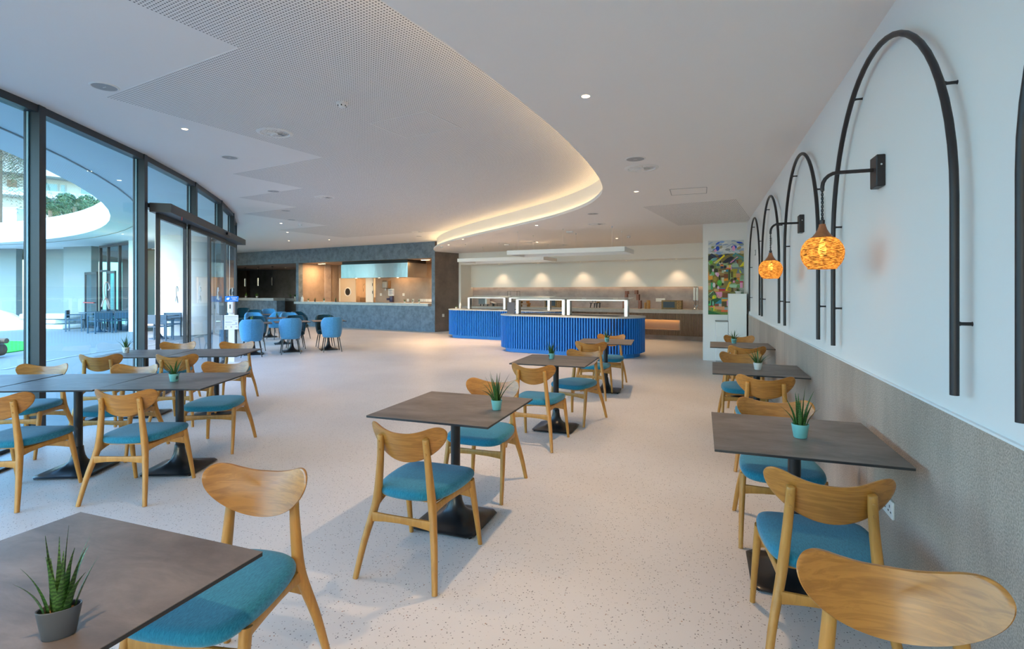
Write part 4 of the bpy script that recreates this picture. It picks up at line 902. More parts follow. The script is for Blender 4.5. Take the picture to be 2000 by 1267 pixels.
frame(5.50, 8.40, -4.20, -3.15, 2.40, 'white rectangular hanging frame over the large blue island'); frame(2.42, 5.30, -1.95, -.78, 2.42, 'white rectangular hanging frame over the rear blue island')

# ------------------------------------------------------------------ kitchen pass and bar
t = bfthing('pass_counter', -4.0, .1, .953, 'long pale pass counter of the open kitchen', 'counter top')
fin('top', bxb(-3.505, 3.72, -.16, .45, 0, .10, .003), 'ctop', t, flat=True); fin('front_lip', bx(-3.74, -3.506, -.16, -.104, 0, .10), 'ctop', t, flat=True)
t = bfthing('extractor_hood', -3.43, .95, 2.06, 'large stainless extractor hood above the kitchen pass', 'extractor hood')
fin('canopy', bxb(-1.83, 1.83, -.6, .6, 0, .575, .004), 'steel', t, flat=True); fin('collar', bx(-1.80, 1.80, -.57, .57, .575, .695), 'blk', t, flat=True)
for x in (-1.2, .1, 1.1): bm = B(); lathe(bm, [(.04, -.006), (.04, 0)], 14, cx=x, cy=-.35); fin('hood_lamp', bm, 'spot', t)
pl = [(-7.66, 'left white-potted'), (-7.24, 'second'), (-6.70, 'third'), (-6.05, 'fourth, beside the porthole door,'), (-1.62, 'left of the right-hand three'), (-1.05, 'middle of the right-hand three'), (-.66, 'rightmost')]
for i, (px, lb) in enumerate(((601, 'first small plant from the left on the kitchen pass'), (616, 'second small plant from the left on the kitchen pass'), (636.6, 'third small plant from the left on the kitchen pass'), (662.8, 'small plant on the kitchen pass just left of the porthole door'), (800, 'left of the three small plants at the right end of the kitchen pass'), (814, 'middle of the three small plants at the right end of the kitchen pass'), (825.5, 'right of the three small plants at the right end of the kitchen pass'))):
    a = [-7.02, -6.60, -6.03, -5.33, -1.55, -1.15, -.83][i]; q = bf(a, .12); plant(q.x, q.y, 1.053, .038, .06, ['wpot', 'gpot', 'wpot', 'gpot', 'wpot', 'wpot', 'wpot'][i], lb, 8, .15, .06, 60 + i, group='small plants on the kitchen pass', w=.010)
bottle(-7.36, .1, 1.053, 'white pump bottle at the left end of the kitchen pass', 1.05)
t = bfthing('leaflet_holder', -7.50, .1, 1.053, 'white leaflet holder at the left end of the kitchen pass', 'leaflet holder'); fin('card', bx(-.05, .05, -.003, .003, 0, .21), 'white', t, loc=(0, 0, 0), rot=(R(-12), 0, 0), flat=True); fin('foot', bx(-.05, .05, -.01, .06, 0, .006), 'glc', t, flat=True)
# doors and equipment behind the pass
d3 = S(bfthing('door_3', -6.85, 2.28, 0, None, None)); fin('door_leaf', bx(-.50, .50, -.05, 0, 0, 2.12), mat('cream_door', (.60, .52, .42), .5), d3, flat=True)
bm = B(); tube(bm, [(.19 * math.cos(2 * PI * i / 28), -.055, 1.48 + .19 * math.sin(2 * PI * i / 28)) for i in range(28)], .028, 8, True); fin('porthole_ring', bm, 'white', d3); bm = B(); lathe(bm, [(.18, 0), (.18, .01)], 28); fin('porthole_pane', bm, 'edge', d3, loc=(0, -.058, 1.48), rot=(-PI / 2, 0, 0))
fin('door_frame', bx(-.56, -.50, -.07, .02, 0, 2.13), 'white', d3, flat=True)
d4 = S(bfthing('door_4', -5.16, 2.28, 0, None, None)); fin('door_leaf', bx(-.48, -.02, -.12, -.07, 0, 2.12), 'wallw', d4, flat=True)
for z in (.5, 1.4, 1.75): fin('hinge', bx(-.06, -.04, -.135, -.12, z, z + .13), 'edge', d4, flat=True)
t = bfthing('scullery_sink', -6.93, 3.35, 0, 'steel sink table seen through the open kitchen doorway', 'sink')
fin('worktop', bxb(-.55, .55, -.35, .35, .86, .9, .004), 'steel', t, flat=True); fin('shelf', bx(-.58, .58, -.33, .33, .3, .32), 'steel', t, flat=True); fin('splashback', bx(-.6, .6, .33, .35, .9, 1.2), 'steel', t, flat=True)
for x in (-.56, .56):
    for y in (-.31, .31): fin('leg', bx(x - .02, x + .02, y - .02, y + .02, 0, .86), 'steel', t, flat=True)
bm = B(); tube(bm, catmull([(0, .2, .9), (0, .2, 1.7), (0, .12, 1.85), (0, -.05, 1.8), (.05, -.1, 1.5)], 5), .018, 8); fin('spray_tap', bm, 'chrome', t)
t = bfthing('towel_dispenser', -4.42, 2.295, 1.60, 'smoked paper towel dispenser on the kitchen back wall', 'towel dispenser')
bm = bxb(-.17, .17, -.21, 0, .03, .40, .05, 4); fin('housing', bm, mat('smoked_plastic', (.16, .15, .145), .3), t); fin('cover', bxb(-.125, .125, -.222, -.20, .06, .33, .02, 2), 'grill', t); fin('side_plate', bxb(.165, .185, -.18, 0, .04, .38, .01), mat('tan_plastic', (.16, .11, .07), .5), t); fin('paper_tail', bx(-.06, 0, -.12, -.118, -.06, .035), 'white', t, flat=True)
t = bfthing('notice_sheet', -4.22, 2.295, 1.31, 'white notice sheet below the towel dispenser', 'notice'); fin('paper', bx(-.17, .17, -.006, 0, 0, .31), 'white', t, flat=True)
bm = B()
for z in (.25, .22, .19, .15, .12, .09, .06): box(bm, -.12, .06 + .04 * math.sin(z * 90), -.008, -.006, z, z + .012)
fin('print', bm, mat('blue_print', (.12, .14, .30), .6), t, flat=True); fin('red_margin', bx(.12, .135, -.008, -.006, .05, .26), mat('red_print', (.5, .08, .08), .6), t, flat=True)
t = bfthing('soap_dispenser', -4.22, 2.295, 1.03, 'dark blue soap dispenser under the notice sheet', 'soap dispenser'); fin('tank', bxb(-.02, .16, -.11, 0, 0, .26, .02, 2), mat('navy_plastic', (.06, .06, .14), .3), t); fin('arm', bxb(-.16, -.02, -.14, -.05, .08, .18, .02, 2), mat('navy_plastic', (.05, .05, .12), .3), t)
for a, z, lb in ((-4.83, 1.36, 'single light switch left of the notice sheet on the kitchen wall'), (-3.50, 1.36, 'single switch plate in the middle of the kitchen wall')): plate_bf(a, z, 2.298, .12, .12, lb, 'switches on the kitchen wall')
for i, a in enumerate((-3.25, -2.96, -2.60, -2.47, -2.34, -2.21, -2.08, -1.97)):
    plate_bf(a, 1.115, 2.298, .115, .12, 'white socket in the low row on the kitchen wall, number %s from the left' % ['one', 'two', 'three', 'four', 'five', 'six', 'seven', 'eight'][i], 'low sockets on the kitchen wall')
def strip_lamp(a, b, label, P):
    t = bfthing('linear_lamp', a, b, 2.757, label, 'ceiling lamp', 'slim linear lamps on the kitchen ceiling'); fin('housing', bxb(-.20, .20, -.06, .06, -.028, 0, .004), 'white', t, flat=True); fin('diffuser', bx(-.18, .18, -.045, .045, -.034, -.028), emis('lamp_glow', (1, .62, .26), 5), t, flat=True)
    l = bpy.data.lights.new('linear_lamp_light', 'AREA'); l.shape = 'RECTANGLE'; l.size = .36; l.size_y = .09; l.energy = P; l.color = (1, .58, .26); o = bpy.data.objects.new('linear_lamp_light', l); COL.objects.link(o); o.parent = t; o.location = (0, 0, -.04)
strip_lamp(-6.9, .75, 'slim glowing lamp on the kitchen ceiling left of the hood', 15); strip_lamp(-1.0, .7, 'slim glowing lamp on the kitchen ceiling right of the hood', 20); strip_lamp(-3.4, 1.95, 'slim glowing lamp hidden behind the hood', 10)
strip_lamp(-6.2, 3.3, 'unseen slim lamp added to light the scullery behind the kitchen door', 22)  # added lamp, out of view, brightens the doorway
# bar
t = bfthing('bar_counter', -12.3, .62, 0, 'grey microcement bar counter with pale top, far left', 'bar counter'); fin('top', bxb(-4.4, 2.67, -.32, .3, 1.07, 1.19, .003), 'ctop', t, flat=True); fin('front', bx(-4.4, 2.80, -.24, .2, 0, 1.07), 'grey', t, flat=True)
t = bfthing('bar_return', -8.6, 1.75, 0, 'dark side counter beside the bar', 'bar counter'); fin('top', bxb(-1.9, .9, -.30, .3, 1.03, 1.155, .003), 'btop', t, flat=True); fin('front', bx(-1.9, .9, -.22, .22, 0, 1.03), 'brown', t, flat=True)
for i, (a, z, lb) in enumerate(((-13.53, 1.767, 'slim cylinder pendant over the bar, leftmost'), (-12.45, 1.788, 'slim cylinder pendant over the bar, middle'), (-11.35, 1.808, 'slim cylinder pendant over the bar, rightmost'))):
    t = bfthing('bar_pendant', a, 1.5, z, lb, 'pendant lamp', 'pendants over the bar'); bm = B(); lathe(bm, [(.045, 0), (.045, .40)], 14); fin('shade', bm, ['steel', 'steel', 'blk'][i], t); bm = B(); tube(bm, [(0, 0, .40), (0, 0, 2.757 - z)], .006, 5); fin('cord', bm, 'blk', t); bm = B(); lathe(bm, [(.05, 2.73 - z), (.05, 2.757 - z)], 12); fin('ceiling_cup', bm, 'blk', t)
for i, (a, b, m_, lm, lb) in enumerate(((-11.9, .45, 'wpot', 'leafb', 'bright green plant in a white pot on the bar, left'), (-11.05, .45, 'wpot', 'leafb', 'bright green plant in a white pot on the bar, second from left'), (-10.3, 1.75, 'gpot', 'leaf', 'dark plant on the dark side counter, left of two'), (-9.95, 1.75, 'wpot', 'leaf', 'dark plant on the dark side counter, right of two'))):
    q = bf(a, b); plant(q.x, q.y, 1.19 if i < 2 else 1.155, .06, .09, m_, lb, 8, .20, .10, 80 + i, group='plants on the bar', w=.016, lm=lm)
# ------------------------------------------------------------------ arches, wall lamps and things on the right wall
RX = .872
def arch(yn, yf, label):
    yc, r = (yn + yf) / 2, (yf - yn) / 2; zc = 2.785 - r; t = thing('wall_arch', (RX, yc, 1.12), label, 'wall ornament', 0, 'black metal arches on the white wall')
    P = [(0, -r, 0), (0, -r, (zc - 1.12) * .5)] + [(0, -r * math.cos(R(a)), zc - 1.12 + r * math.sin(R(a))) for a in range(0, 181, 6)] + [(0, r, (zc - 1.12) * .5), (0, r, 0)]
    bm = B(); tube(bm, P, .0145, 12); fin('tube', bm, 'iron', t, ang=60)
    a = R(29)
    for y, z in ((-r, .262), (r, .262), (-r * math.cos(a), zc - 1.12 + r * math.sin(a)), (r, zc - 1.12 + .10), (r * math.cos(R(62)), zc - 1.12 + r * math.sin(R(62)))):
        bm = B(); sweep(bm, [(.010, y, z), (.020, y, z), (WX - RX - .003, y, z), (WX - RX, y, z)], [(.011, .011), (.0065, .0065), (.0065, .0065), (.009, .009)], 8, up=(0, 0, 1)); fin('standoff', bm, 'iron', t)
arch(.05, 1.925, 'black metal arch cut off by the right picture edge')
arch(2.35, 4.22, 'largest complete black arch on the white wall, framing the nearer lamp plate')
arch(4.72, 6.49, 'second black arch from the right, behind the nearer glowing lamp')
arch(6.94, 8.81, 'third black arch from the right on the white wall')
arch(9.15, 11.0, 'farthest and smallest black arch beside the painting')
M['amber'] = m = bpy.data.materials.new('woven_amber_shade'); m.use_nodes = True; N = m.node_tree.nodes; L = m.node_tree.links; N.clear()
v = coords(m, scale=(3.4, 3.4, 30))
nz = N.new('ShaderNodeTexNoise'); nz.inputs['Scale'].default_value = 12; nz.inputs['Detail'].default_value = 3; nz.inputs['Roughness'].default_value = .6; L.new(v, nz.inputs['Vector'])
rp = N.new('ShaderNodeValToRGB'); rp.color_ramp.elements[0].position = .45; rp.color_ramp.elements[1].position = .56; L.new(nz.outputs[0], rp.inputs[0])
tr = N.new('ShaderNodeBsdfTranslucent'); tr.inputs[0].default_value = (.92, .50, .16, 1); df = N.new('ShaderNodeBsdfDiffuse'); df.inputs[0].default_value = (.30, .13, .03, 1)
tp = N.new('ShaderNodeBsdfTransparent'); tp.inputs[0].default_value = (.95, .60, .20, 1)
m1 = N.new('ShaderNodeMixShader'); m1.inputs[0].default_value = .16; L.new(tr.outputs[0], m1.inputs[1]); L.new(tp.outputs[0], m1.inputs[2])
m2 = N.new('ShaderNodeMixShader'); L.new(rp.outputs[0], m2.inputs[0]); L.new(df.outputs[0], m2.inputs[1]); L.new(m1.outputs[0], m2.inputs[2])
ot = N.new('ShaderNodeOutputMaterial'); L.new(m2.outputs[0], ot.inputs[0])
def wall_lamp(y, label):
    t = thing('wall_lamp', (WX, y, 2.15), label, 'wall lamp', 0, 'amber globe wall lamps'); X = -.285
    fin('wall_plate', bxb(-.042, 0, -.058, .058, -.085, .085, .004), 'iron', t, flat=True)
    bm = B(); lathe(bm, [(.005, 0), (.005, .003)], 8); fin('screw', bm, 'steel', t, loc=(-.02, -.058, .03), rot=(PI / 2, 0, 0))
    bm = B(); tube(bm, [(-.042, 0, .012), (-.10, 0, .012), (X + .075, 0, .012)] + [(X + .075 - .075 * math.sin(R(a)), 0, .012 - .075 + .075 * math.cos(R(a))) for a in (18, 36, 54, 72, 90)] + [(X, 0, -.085)], .0105, 10); fin('arm', bm, 'iron', t)
    bm = B()
    for ph in (0, PI): tube(bm, [(X + .004 * math.cos(ph + i * .9), .004 * math.sin(ph + i * .9), -.085 - i * .0064) for i in range(30)], .0034, 5)
    fin('cord', bm, 'blk', t)
    bm = B(); lathe(bm, [(.012, -.272), (.013, -.266), (.013, -.25), (.006, -.246)], 12, cx=X); fin('socket', bm, 'iron', t)
    bm = B(); lathe(bm, [(.062, -.350), (.050, -.341), (.035, -.322), (.024, -.302), (.018, -.284), (.0165, -.272)], 28, cx=X); fin('cap', bm, 'wcap', t)
    pr = [(.059, -.347), (.080, -.362), (.098, -.388), (.1075, -.418), (.1085, -.440), (.103, -.470), (.090, -.497), (.073, -.517), (.072, -.524), (.068, -.524)]
    bm = B(); lathe(bm, pr, 40, cx=X, cap=False); fin('shade', bm, 'amber', t, ang=70)
    bm = B(); lathe(bm, [(.004, -.352), (.012, -.372), (.019, -.40), (.0205, -.425), (.016, -.444), (.004, -.452)], 14, cx=X); fin('bulb', bm, 'bulb', t)
    l = bpy.data.lights.new('bulb_light', 'POINT'); l.energy = .10; l.color = (1, .60, .26); l.shadow_soft_size = .02; o = bpy.data.objects.new('bulb_light', l); COL.objects.link(o); o.parent = t; o.location = (X, 0, -.480)
wall_lamp(3.354, 'nearer amber globe lamp hanging from a black wall arm'); wall_lamp(5.685, 'farther, smaller amber globe lamp on a black wall arm')
def socket_right(y, z, w, h, label, face='plate', group=None, cat='socket'):
    t = thing('wall_socket', (WX - .012 if z < 1 else WX, y, z - h / 2), label, cat, 0, group); n = 2 if w > .12 else 1
    for i in range(n):
        y0 = -w / 2 + i * w / n; fin('plate', bxb(-.011, 0, y0 + .0015, y0 + w / n - .0015, 0, h, .002), face, t, flat=True)
        bm = B(); c = y0 + w / n / 2
        for dy, dz, a, b in ((0, .62, .004, .007), (-.018, .34, .007, .004), (.018, .34, .007, .004)): box(bm, -.0118, -.011, c + dy - a, c + dy + a, h * dz - b, h * dz + b)
        fin('pin_slots', bm, 'ink', t, flat=True)
socket_right(3.20, .395, .17, .09, 'white double socket on the stone wainscot below the nearest wall table')
for y, lb in ((8.10, 'small grey junction plate high on the wall inside the third arch'), (10.36, 'small grey junction plate high on the wall inside the farthest arch')):
    t = thing('junction_plate', (WX, y, 2.15), lb, 'wall plate', 0, 'grey junction plates'); fin('plate', bxb(-.012, 0, -.06, .06, 0, .10, .003), 'grill', t, flat=True)
    bm = B(); lathe(bm, [(.03, 0), (.028, .006)], 14); fin('cover', bm, 'whited', t, loc=(-.012, 0, .05), rot=(0, -PI / 2, 0))
# painting on the end wall
PX0, PX1, PZ0, PZ1 = .142, .852, 1.0, 2.598
t = thing('painting', ((PX0 + PX1) / 2, 12.15, PZ0), 'tall colourful patchwork landscape painting on the white end wall', 'painting')
PW, PHt = PX1 - PX0, PZ1 - PZ0
M['art'] = m = mat('acrylic_paint', (.5, .5, .5), .6); N = m.node_tree.nodes; at_ = N.new('ShaderNodeVertexColor'); at_.layer_name = 'Col'; m.node_tree.links.new(at_.outputs[0], N['Principled BSDF'].inputs['Base Color'])
fin('canvas', bxb(-PW / 2, PW / 2, -.035, 0, 0, PHt, .002), 'whited', t, flat=True)
def srgb(h): return tuple(((int(h[i:i + 2], 16) / 255 + .055) / 1.055) ** 2.4 if int(h[i:i + 2], 16) > 10 else int(h[i:i + 2], 16) / 3294.6 for i in (0, 2, 4))
ART = []   # coordinates: x 0-540, y 0-1120 down the canvas
def pg(c, *xy): ART.append((c, [(xy[i], xy[i + 1]) for i in range(0, len(xy), 2)]))
def el(c, x, y, rx, ry, n=14, a=0): ART.append((c, [(x + rx * math.cos(2 * PI * i / n) * math.cos(a) - ry * math.sin(2 * PI * i / n) * math.sin(a), y + rx * math.cos(2 * PI * i / n) * math.sin(a) + ry * math.sin(2 * PI * i / n) * math.cos(a)) for i in range(n)]))
def rc(c, x0, y0, x1, y1): ART.append((c, [(x0, y0), (x1, y0), (x1, y1), (x0, y1)]))
rc('c9cdd0', 0, 0, 540, 240); rc('7f7a45', 0, 200, 540, 1120)
rn = random.Random(5)
for i in range(46): el(rn.choice(['b4bcc4', 'd6d9da', '9fb0c6', 'c3c8c4', '8fa3c0', 'dcdcd8', 'a9a79b', '7f9bd0']), rn.uniform(10, 530), rn.uniform(10, 200), rn.uniform(25, 70), rn.uniform(8, 20), 12, rn.uniform(-.6, .3))
el('3c62c8', 150, 40, 40, 14, 12, -.5); el('2350c4', 145, 120, 30, 36); el('7fa0d8', 210, 22, 40, 16); el('2a4fc0', 480, 42, 50, 15, 12, .2); el('8a9a90', 500, 65, 45, 12); el('e29ac8', 112, 150, 20, 22); el('2a50c0', 395, 105, 42, 26); el('e39bc9', 388, 125, 24, 40); el('8f9770', 72, 100, 26, 20); el('a39b82', 198, 100, 18, 26, 12, .5); el('b0986a', 470, 120, 36, 20, 12, -.5); el('8a8f94', 300, 140, 40, 18); el('c9b28c', 515, 185, 36, 24); el('6e86b8', 90, 135, 28, 10, 12, -.6)
pg('2c3338', 0, 230, 55, 192, 110, 222, 60, 290, 0, 300); pg('2a3856', 60, 195, 150, 245, 100, 262, 30, 225); pg('26376a', 130, 235, 200, 215, 270, 245, 180, 262); pg('3c8a96', 360, 240, 415, 188, 540, 262, 540, 300, 420, 250); pg('6d8a70', 380, 250, 420, 210, 540, 280, 540, 330); pg('343c52', 230, 225, 300, 200, 360, 235, 300, 270)
pg('7d6d3e', 190, 270, 300, 215, 380, 240, 300, 300, 220, 330, 190, 330); pg('6b4f2e', 110, 260, 140, 235, 190, 260, 150, 290); pg('8fb6a4', 0, 330, 60, 270, 120, 255, 70, 320, 20, 380); pg('5f9fae', 40, 310, 90, 262, 150, 258, 110, 300); pg('a9c0a0', 80, 330, 160, 280, 220, 262, 150, 340, 100, 350); pg('1d2236', 215, 330, 290, 270, 345, 243, 400, 262, 330, 325, 260, 345)
pg('e4cf1e', 95, 345, 245, 212, 260, 235, 120, 345); pg('23345e', 300, 345, 390, 285, 450, 262, 400, 330, 330, 352); pg('e78fb5', 330, 335, 445, 248, 452, 262, 345, 342); pg('2c7a7e', 380, 300, 450, 262, 540, 310, 540, 320, 440, 290)
pg('6c7d45', 0, 385, 60, 340, 160, 350, 160, 420, 0, 430); el('6cb03c', 45, 325, 28, 30); pg('8ea77d', 120, 350, 300, 345, 300, 400, 130, 410); pg('7a8f50', 150, 345, 190, 345, 185, 400, 130, 400)
pg('76828a', 360, 375, 440, 300, 470, 405); pg('8a7b2e', 440, 300, 470, 275, 520, 310, 465, 320); pg('7b4424', 425, 300, 460, 298, 455, 350, 440, 355); pg('7c8890', 470, 405, 540, 310, 540, 345); pg('dfd51f', 475, 400, 540, 320, 540, 390); pg('98b69c', 340, 390, 380, 350, 440, 345, 470, 405, 380, 410); pg('6b7b84', 350, 470, 360, 410, 470, 405, 440, 500); pg('a3942b', 345, 430, 450, 430, 430, 500, 350, 495); pg('74828c', 470, 405, 540, 420, 540, 500, 440, 500); pg('cfd92e', 470, 430, 510, 495, 480, 490); pg('2f6d74', 490, 410, 540, 420, 540, 440)
pg('2b5a36', 280, 365, 390, 345, 350, 362); rc('23345e', 190, 385, 235, 425); rc('2a2a2e', 240, 378, 278, 425); rc('cfae95', 290, 375, 320, 415); pg('e0c53c', 320, 375, 345, 372, 340, 420, 318, 420); rc('e39ac2', 345, 370, 357, 445); rc('d9622c', 270, 415, 340, 445); rc('e0a080', 280, 408, 345, 420); rc('e07c3a', 180, 368, 238, 388); rc('2d5c74', 130, 355, 180, 385); el('20201e', 188, 325, 12, 16); el('d8cfd4', 180, 350, 9, 14); el('dcd4d8', 210, 345, 9, 12); rc('8a3230', 195, 352, 228, 365)
rc('7a5a34', 165, 435, 345, 480); rc('a88c60', 160, 470, 250, 530); rc('a9c1a0', 210, 450, 240, 490); rc('d3d9d6', 242, 447, 270, 470); rc('2f7f9c', 272, 438, 310, 475); rc('7a4426', 240, 505, 315, 570); rc('9a7a4a', 180, 490, 240, 560); rc('6b4a2a', 190, 530, 245, 560); rc('c6c4a2', 205, 560, 245, 640); pg('e09028', 240, 580, 310, 570, 310, 605, 240, 612); rc('566b3c', 305, 450, 330, 600); rc('2a3a1e', 318, 440, 332, 590); rc('8aa86a', 335, 500, 370, 600); rc('5e5a2c', 345, 470, 380, 560)
rc('cf8f66', 425, 500, 490, 560); rc('e08a2e', 440, 565, 490, 610); rc('8fb49a', 480, 560, 540, 620); rc('7b9c7a', 490, 530, 540, 590); rc('b0a23c', 380, 500, 425, 560)
el('2b2c20', 60, 398, 34, 26); el('3a5c34', 40, 450, 22, 42); el('d8c8d8', 76, 448, 14, 22); pg('e7a9c6', 95, 432, 140, 415, 110, 445); el('33331f', 120, 455, 32, 36); el('6fb87a', 72, 500, 26, 30); el('e2a2c6', 146, 515, 22, 36); el('dcc6d8', 122, 500, 14, 22); rc('a8c4a8', 20, 510, 55, 560); pg('de8a2e', 0, 460, 18, 530, 75, 530, 60, 590, 0, 600); pg('e8a23a', 10, 540, 70, 530, 70, 590, 15, 598); el('7d6f26', 115, 590, 48, 56); el('a38d3a', 105, 580, 28, 40); el('2a2826', 175, 560, 14, 40); el('4fa63c', 175, 640, 38, 46); el('63bd4a', 172, 625, 26, 26); el('5d4a20', 52, 612, 18, 24); rc('35a275', 42, 635, 70, 735); el('d8d8dc', 90, 672, 20, 38); el('3a2a1e', 130, 688, 16, 26); el('28251e', 222, 672, 16, 30); el('d9bcd6', 155, 712, 16, 24); pg('a4b078', 0, 680, 40, 650, 40, 740, 0, 745); rc('b59a78', 0, 640, 40, 680)
pg('8a7a40', 190, 690, 320, 640, 300, 720, 240, 740); pg('e6c224', 262, 760, 320, 625, 352, 625, 300, 760); pg('8fb88a', 320, 660, 480, 640, 490, 690, 330, 690); pg('a8cfae', 330, 670, 440, 670, 430, 715, 320, 710); rc('6f9a5a', 440, 670, 480, 715); rc('5a4a26', 340, 715, 390, 775); el('4a4024', 365, 600, 24, 26); el('2f2c22', 410, 580, 20, 22); el('e39cc8', 392, 622, 16, 18); el('4fb060', 445, 605, 16, 12); rc('8a7a3a', 420, 620, 480, 660); rc('c92f5e', 478, 615, 528, 636); rc('e79ac2', 482, 636, 524, 715); rc('a08c6c', 530, 640, 540, 800); pg('9c8468', 380, 715, 460, 715, 430, 775, 390, 770); rc('a8b0a8', 462, 715, 540, 800); el('9a8a30', 325, 740, 30, 40); rc('c8a468', 90, 730, 165, 770); pg('c2283e', 165, 732, 260, 722, 258, 760, 165, 758); rc('3c7f9c', 170, 718, 262, 730); rc('8c7a38', 0, 745, 90, 770); pg('d87440', 0, 762, 130, 770, 330, 762, 330, 780, 60, 780)
pg('23372a', 0, 860, 20, 800, 90, 765, 150, 820, 160, 880, 60, 880)
for i in range(9):
    a = R(190 + i * 19); pg('7f9a6c', 85 + 30 * math.cos(a), 870 + 30 * math.sin(a), 85 + 92 * math.cos(a), 870 + 92 * math.sin(a), 85 + 92 * math.cos(a + .10), 870 + 92 * math.sin(a + .10), 85 + 30 * math.cos(a + .12), 870 + 30 * math.sin(a + .12))
el('a7c22e', 95, 858, 34, 36); el('e0c81e', 82, 868, 20, 26); pg('9ac49a', 0, 825, 60, 770, 90, 762, 30, 812); pg('1f5a34', 60, 885, 150, 870, 210, 880, 120, 960, 60, 930)
pg('e4a0c4', 115, 780, 220, 775, 210, 850, 150, 870)
for i in range(5): pg('c2568e', 125 + i * 20, 780, 131 + i * 20, 779, 140 + i * 15, 862 - i * 4, 134 + i * 15, 864 - i * 4)
pg('c59a84', 130, 800, 160, 830, 200, 875, 150, 870); rc('7a4a2a', 218, 790, 300, 862); rc('8a6a2e', 215, 772, 330, 792); rc('7a6420', 298, 780, 330, 865); rc('67a7b0', 205, 866, 330, 880); pg('d99a34', 205, 884, 330, 884, 330, 915, 205, 920); pg('3aa0b8', 100, 955, 205, 880, 205, 955)
for i in range(6): pg('1d5a74', 105 + i * 17, 954 - i * 13, 112 + i * 17, 948 - i * 13, 205, 944 - i * 6 - (i * 8), 205, 951 - i * 6 - (i * 8))
rc('55482a', 212, 918, 285, 1002); rc('e79ac4', 285, 905, 330, 985)
for i in range(6): rc('c2588e', 285, 910 + i * 13, 330, 915 + i * 13)
rc('2d5c3a', 0, 915, 100, 985); el('52b07a', 40, 940, 12, 40); el('7cc0b0', 75, 950, 12, 36); el('2c3a24', 54, 945, 10, 50); el('45b864', 22, 970, 16, 16); rc('8c3a34', 105, 960, 160, 988); rc('b8a8a8', 165, 955, 205, 995); rc('b23a3a', 25, 985, 80, 1000)
pg('d8946a', 20, 1000, 250, 995, 255, 1050, 120, 1040, 30, 1020); rc('9aa4a8', 250, 1008, 330, 1050); rc('8a9a3c', 20, 1010, 55, 1045); rc('5f9a4a', 50, 1015, 85, 1060); rc('d9c23a', 80, 985, 100, 1070); pg('a8a030', 95, 1030, 150, 1040, 140, 1065, 95, 1065); pg('e0683a', 190, 1050, 330, 1045, 330, 1075, 200, 1078); pg('8a7a30', 140, 1045, 200, 1050, 195, 1082, 120, 1075); pg('1f6a38', 0, 1055, 90, 1080, 220, 1118, 0, 1118); pg('6a8a40', 0, 1050, 120, 1070, 330, 1100, 330, 1118, 220, 1118)
pg('4a7a50', 420, 780, 540, 790, 540, 1118, 330, 1118, 330, 900); rc('8aa04a', 335, 900, 440, 1000); rc('c28a4a', 440, 900, 540, 980); rc('3a6a8a', 340, 1010, 430, 1100); rc('a8503a', 440, 990, 535, 1090)
bm = B(); cl = bm.loops.layers.float_color.new('Col')
for i, (c, P) in enumerate(ART):
    P = [(min(540, max(0, x)), min(1120, max(0, y))) for x, y in P]
    try: f = bm.faces.new([bm.verts.new((-PW / 2 + x / 540 * PW, -.0352 - i * .000012, PHt - y / 1120 * PHt)) for x, y in P])
    except ValueError: continue
    for lp in f.loops: lp[cl] = (*srgb(c), 1)
me = bpy.data.meshes.new('paint_patches'); bmesh.ops.triangulate(bm, faces=bm.faces); bm.to_mesh(me); bm.free(); me.materials.append(M['art']); o = share('paint_patches', me, t); o['kind'] = 'stuff'
# white cabinets under the painting
t = thing('tall_cabinet', (.708, 11.93, 0), 'tall narrow white cabinet in the corner in front of the painting', 'cabinet')
fin('carcass', bxb(-.172, .172, -.18, .18, .05, 1.455, .003), 'whited', t, flat=True); fin('door', bxb(-.168, .168, -.198, -.181, .06, 1.45, .002), 'whited', t, flat=True); fin('plinth', bx(-.16, .16, -.16, .17, 0, .05), 'grill', t, flat=True)
t = thing('low_cabinet', (.408, 11.95, 0), 'lower white cabinet with a grey top left of the tall white cabinet', 'cabinet')
fin('carcass', bxb(-.122, .122, -.18, .18, .05, .862, .003), 'whited', t, flat=True); fin('top', bxb(-.126, .126, -.20, .185, .863, .88, .002), 'grill', t, flat=True); fin('plinth', bx(-.11, .11, -.16, .17, 0, .05), 'grill', t, flat=True)
for z0, z1 in ((.06, .55), (.556, .858)): fin('drawer', bxb(-.118, .118, -.196, -.181, z0, z1, .002), 'whited', t, flat=True)
plant(.73, 11.93, 1.455, .065, .05, 'wpot', 'low spiky plant standing on the tall white cabinet', 12, .11, .11, 91, group=None)

# ------------------------------------------------------------------ hand sanitiser stand by the doors
t = thing('sanitiser_stand', (-9.30, 8.33, 0), 'white hand sanitiser stand with a blue sign and notice by the doors', 'sanitiser stand', R(38))
fin('base_plate', bxb(-.18, .18, -.16, .16, 0, .012, .004), 'white', t, flat=True); fin('post', bxb(-.058, .058, -.018, .018, .012, 1.30, .004), 'white', t, flat=True)
bm = bxb(-.058, .058, -.12, -.016, 1.045, 1.285, .02, 3); d = fin('dispenser', bm, 'white', t); fin('window', bxb(-.018, .004, -.124, -.118, 1.14, 1.23, .004), 'ink', d)
bm = bx(-.125, .125, -.004, .004, 0, .115); s_ = fin('sign', bm, mat('blue_sign', (.0, .19, .72), .4), t, loc=(.01, -.05, 1.288), rot=(R(-12), 0, 0), flat=True)
text('sign_text', 'THANK', .034, 'white', s_, (.045, -.0052, .080), bold=.0008); text('sign_text', 'YOU', .034, 'white', s_, (.045, -.0052, .047), bold=.0008); fin('sign_line', bx(-.03, .115, -.0052, -.004, .022, .026), 'white', s_, flat=True)
bm = B()
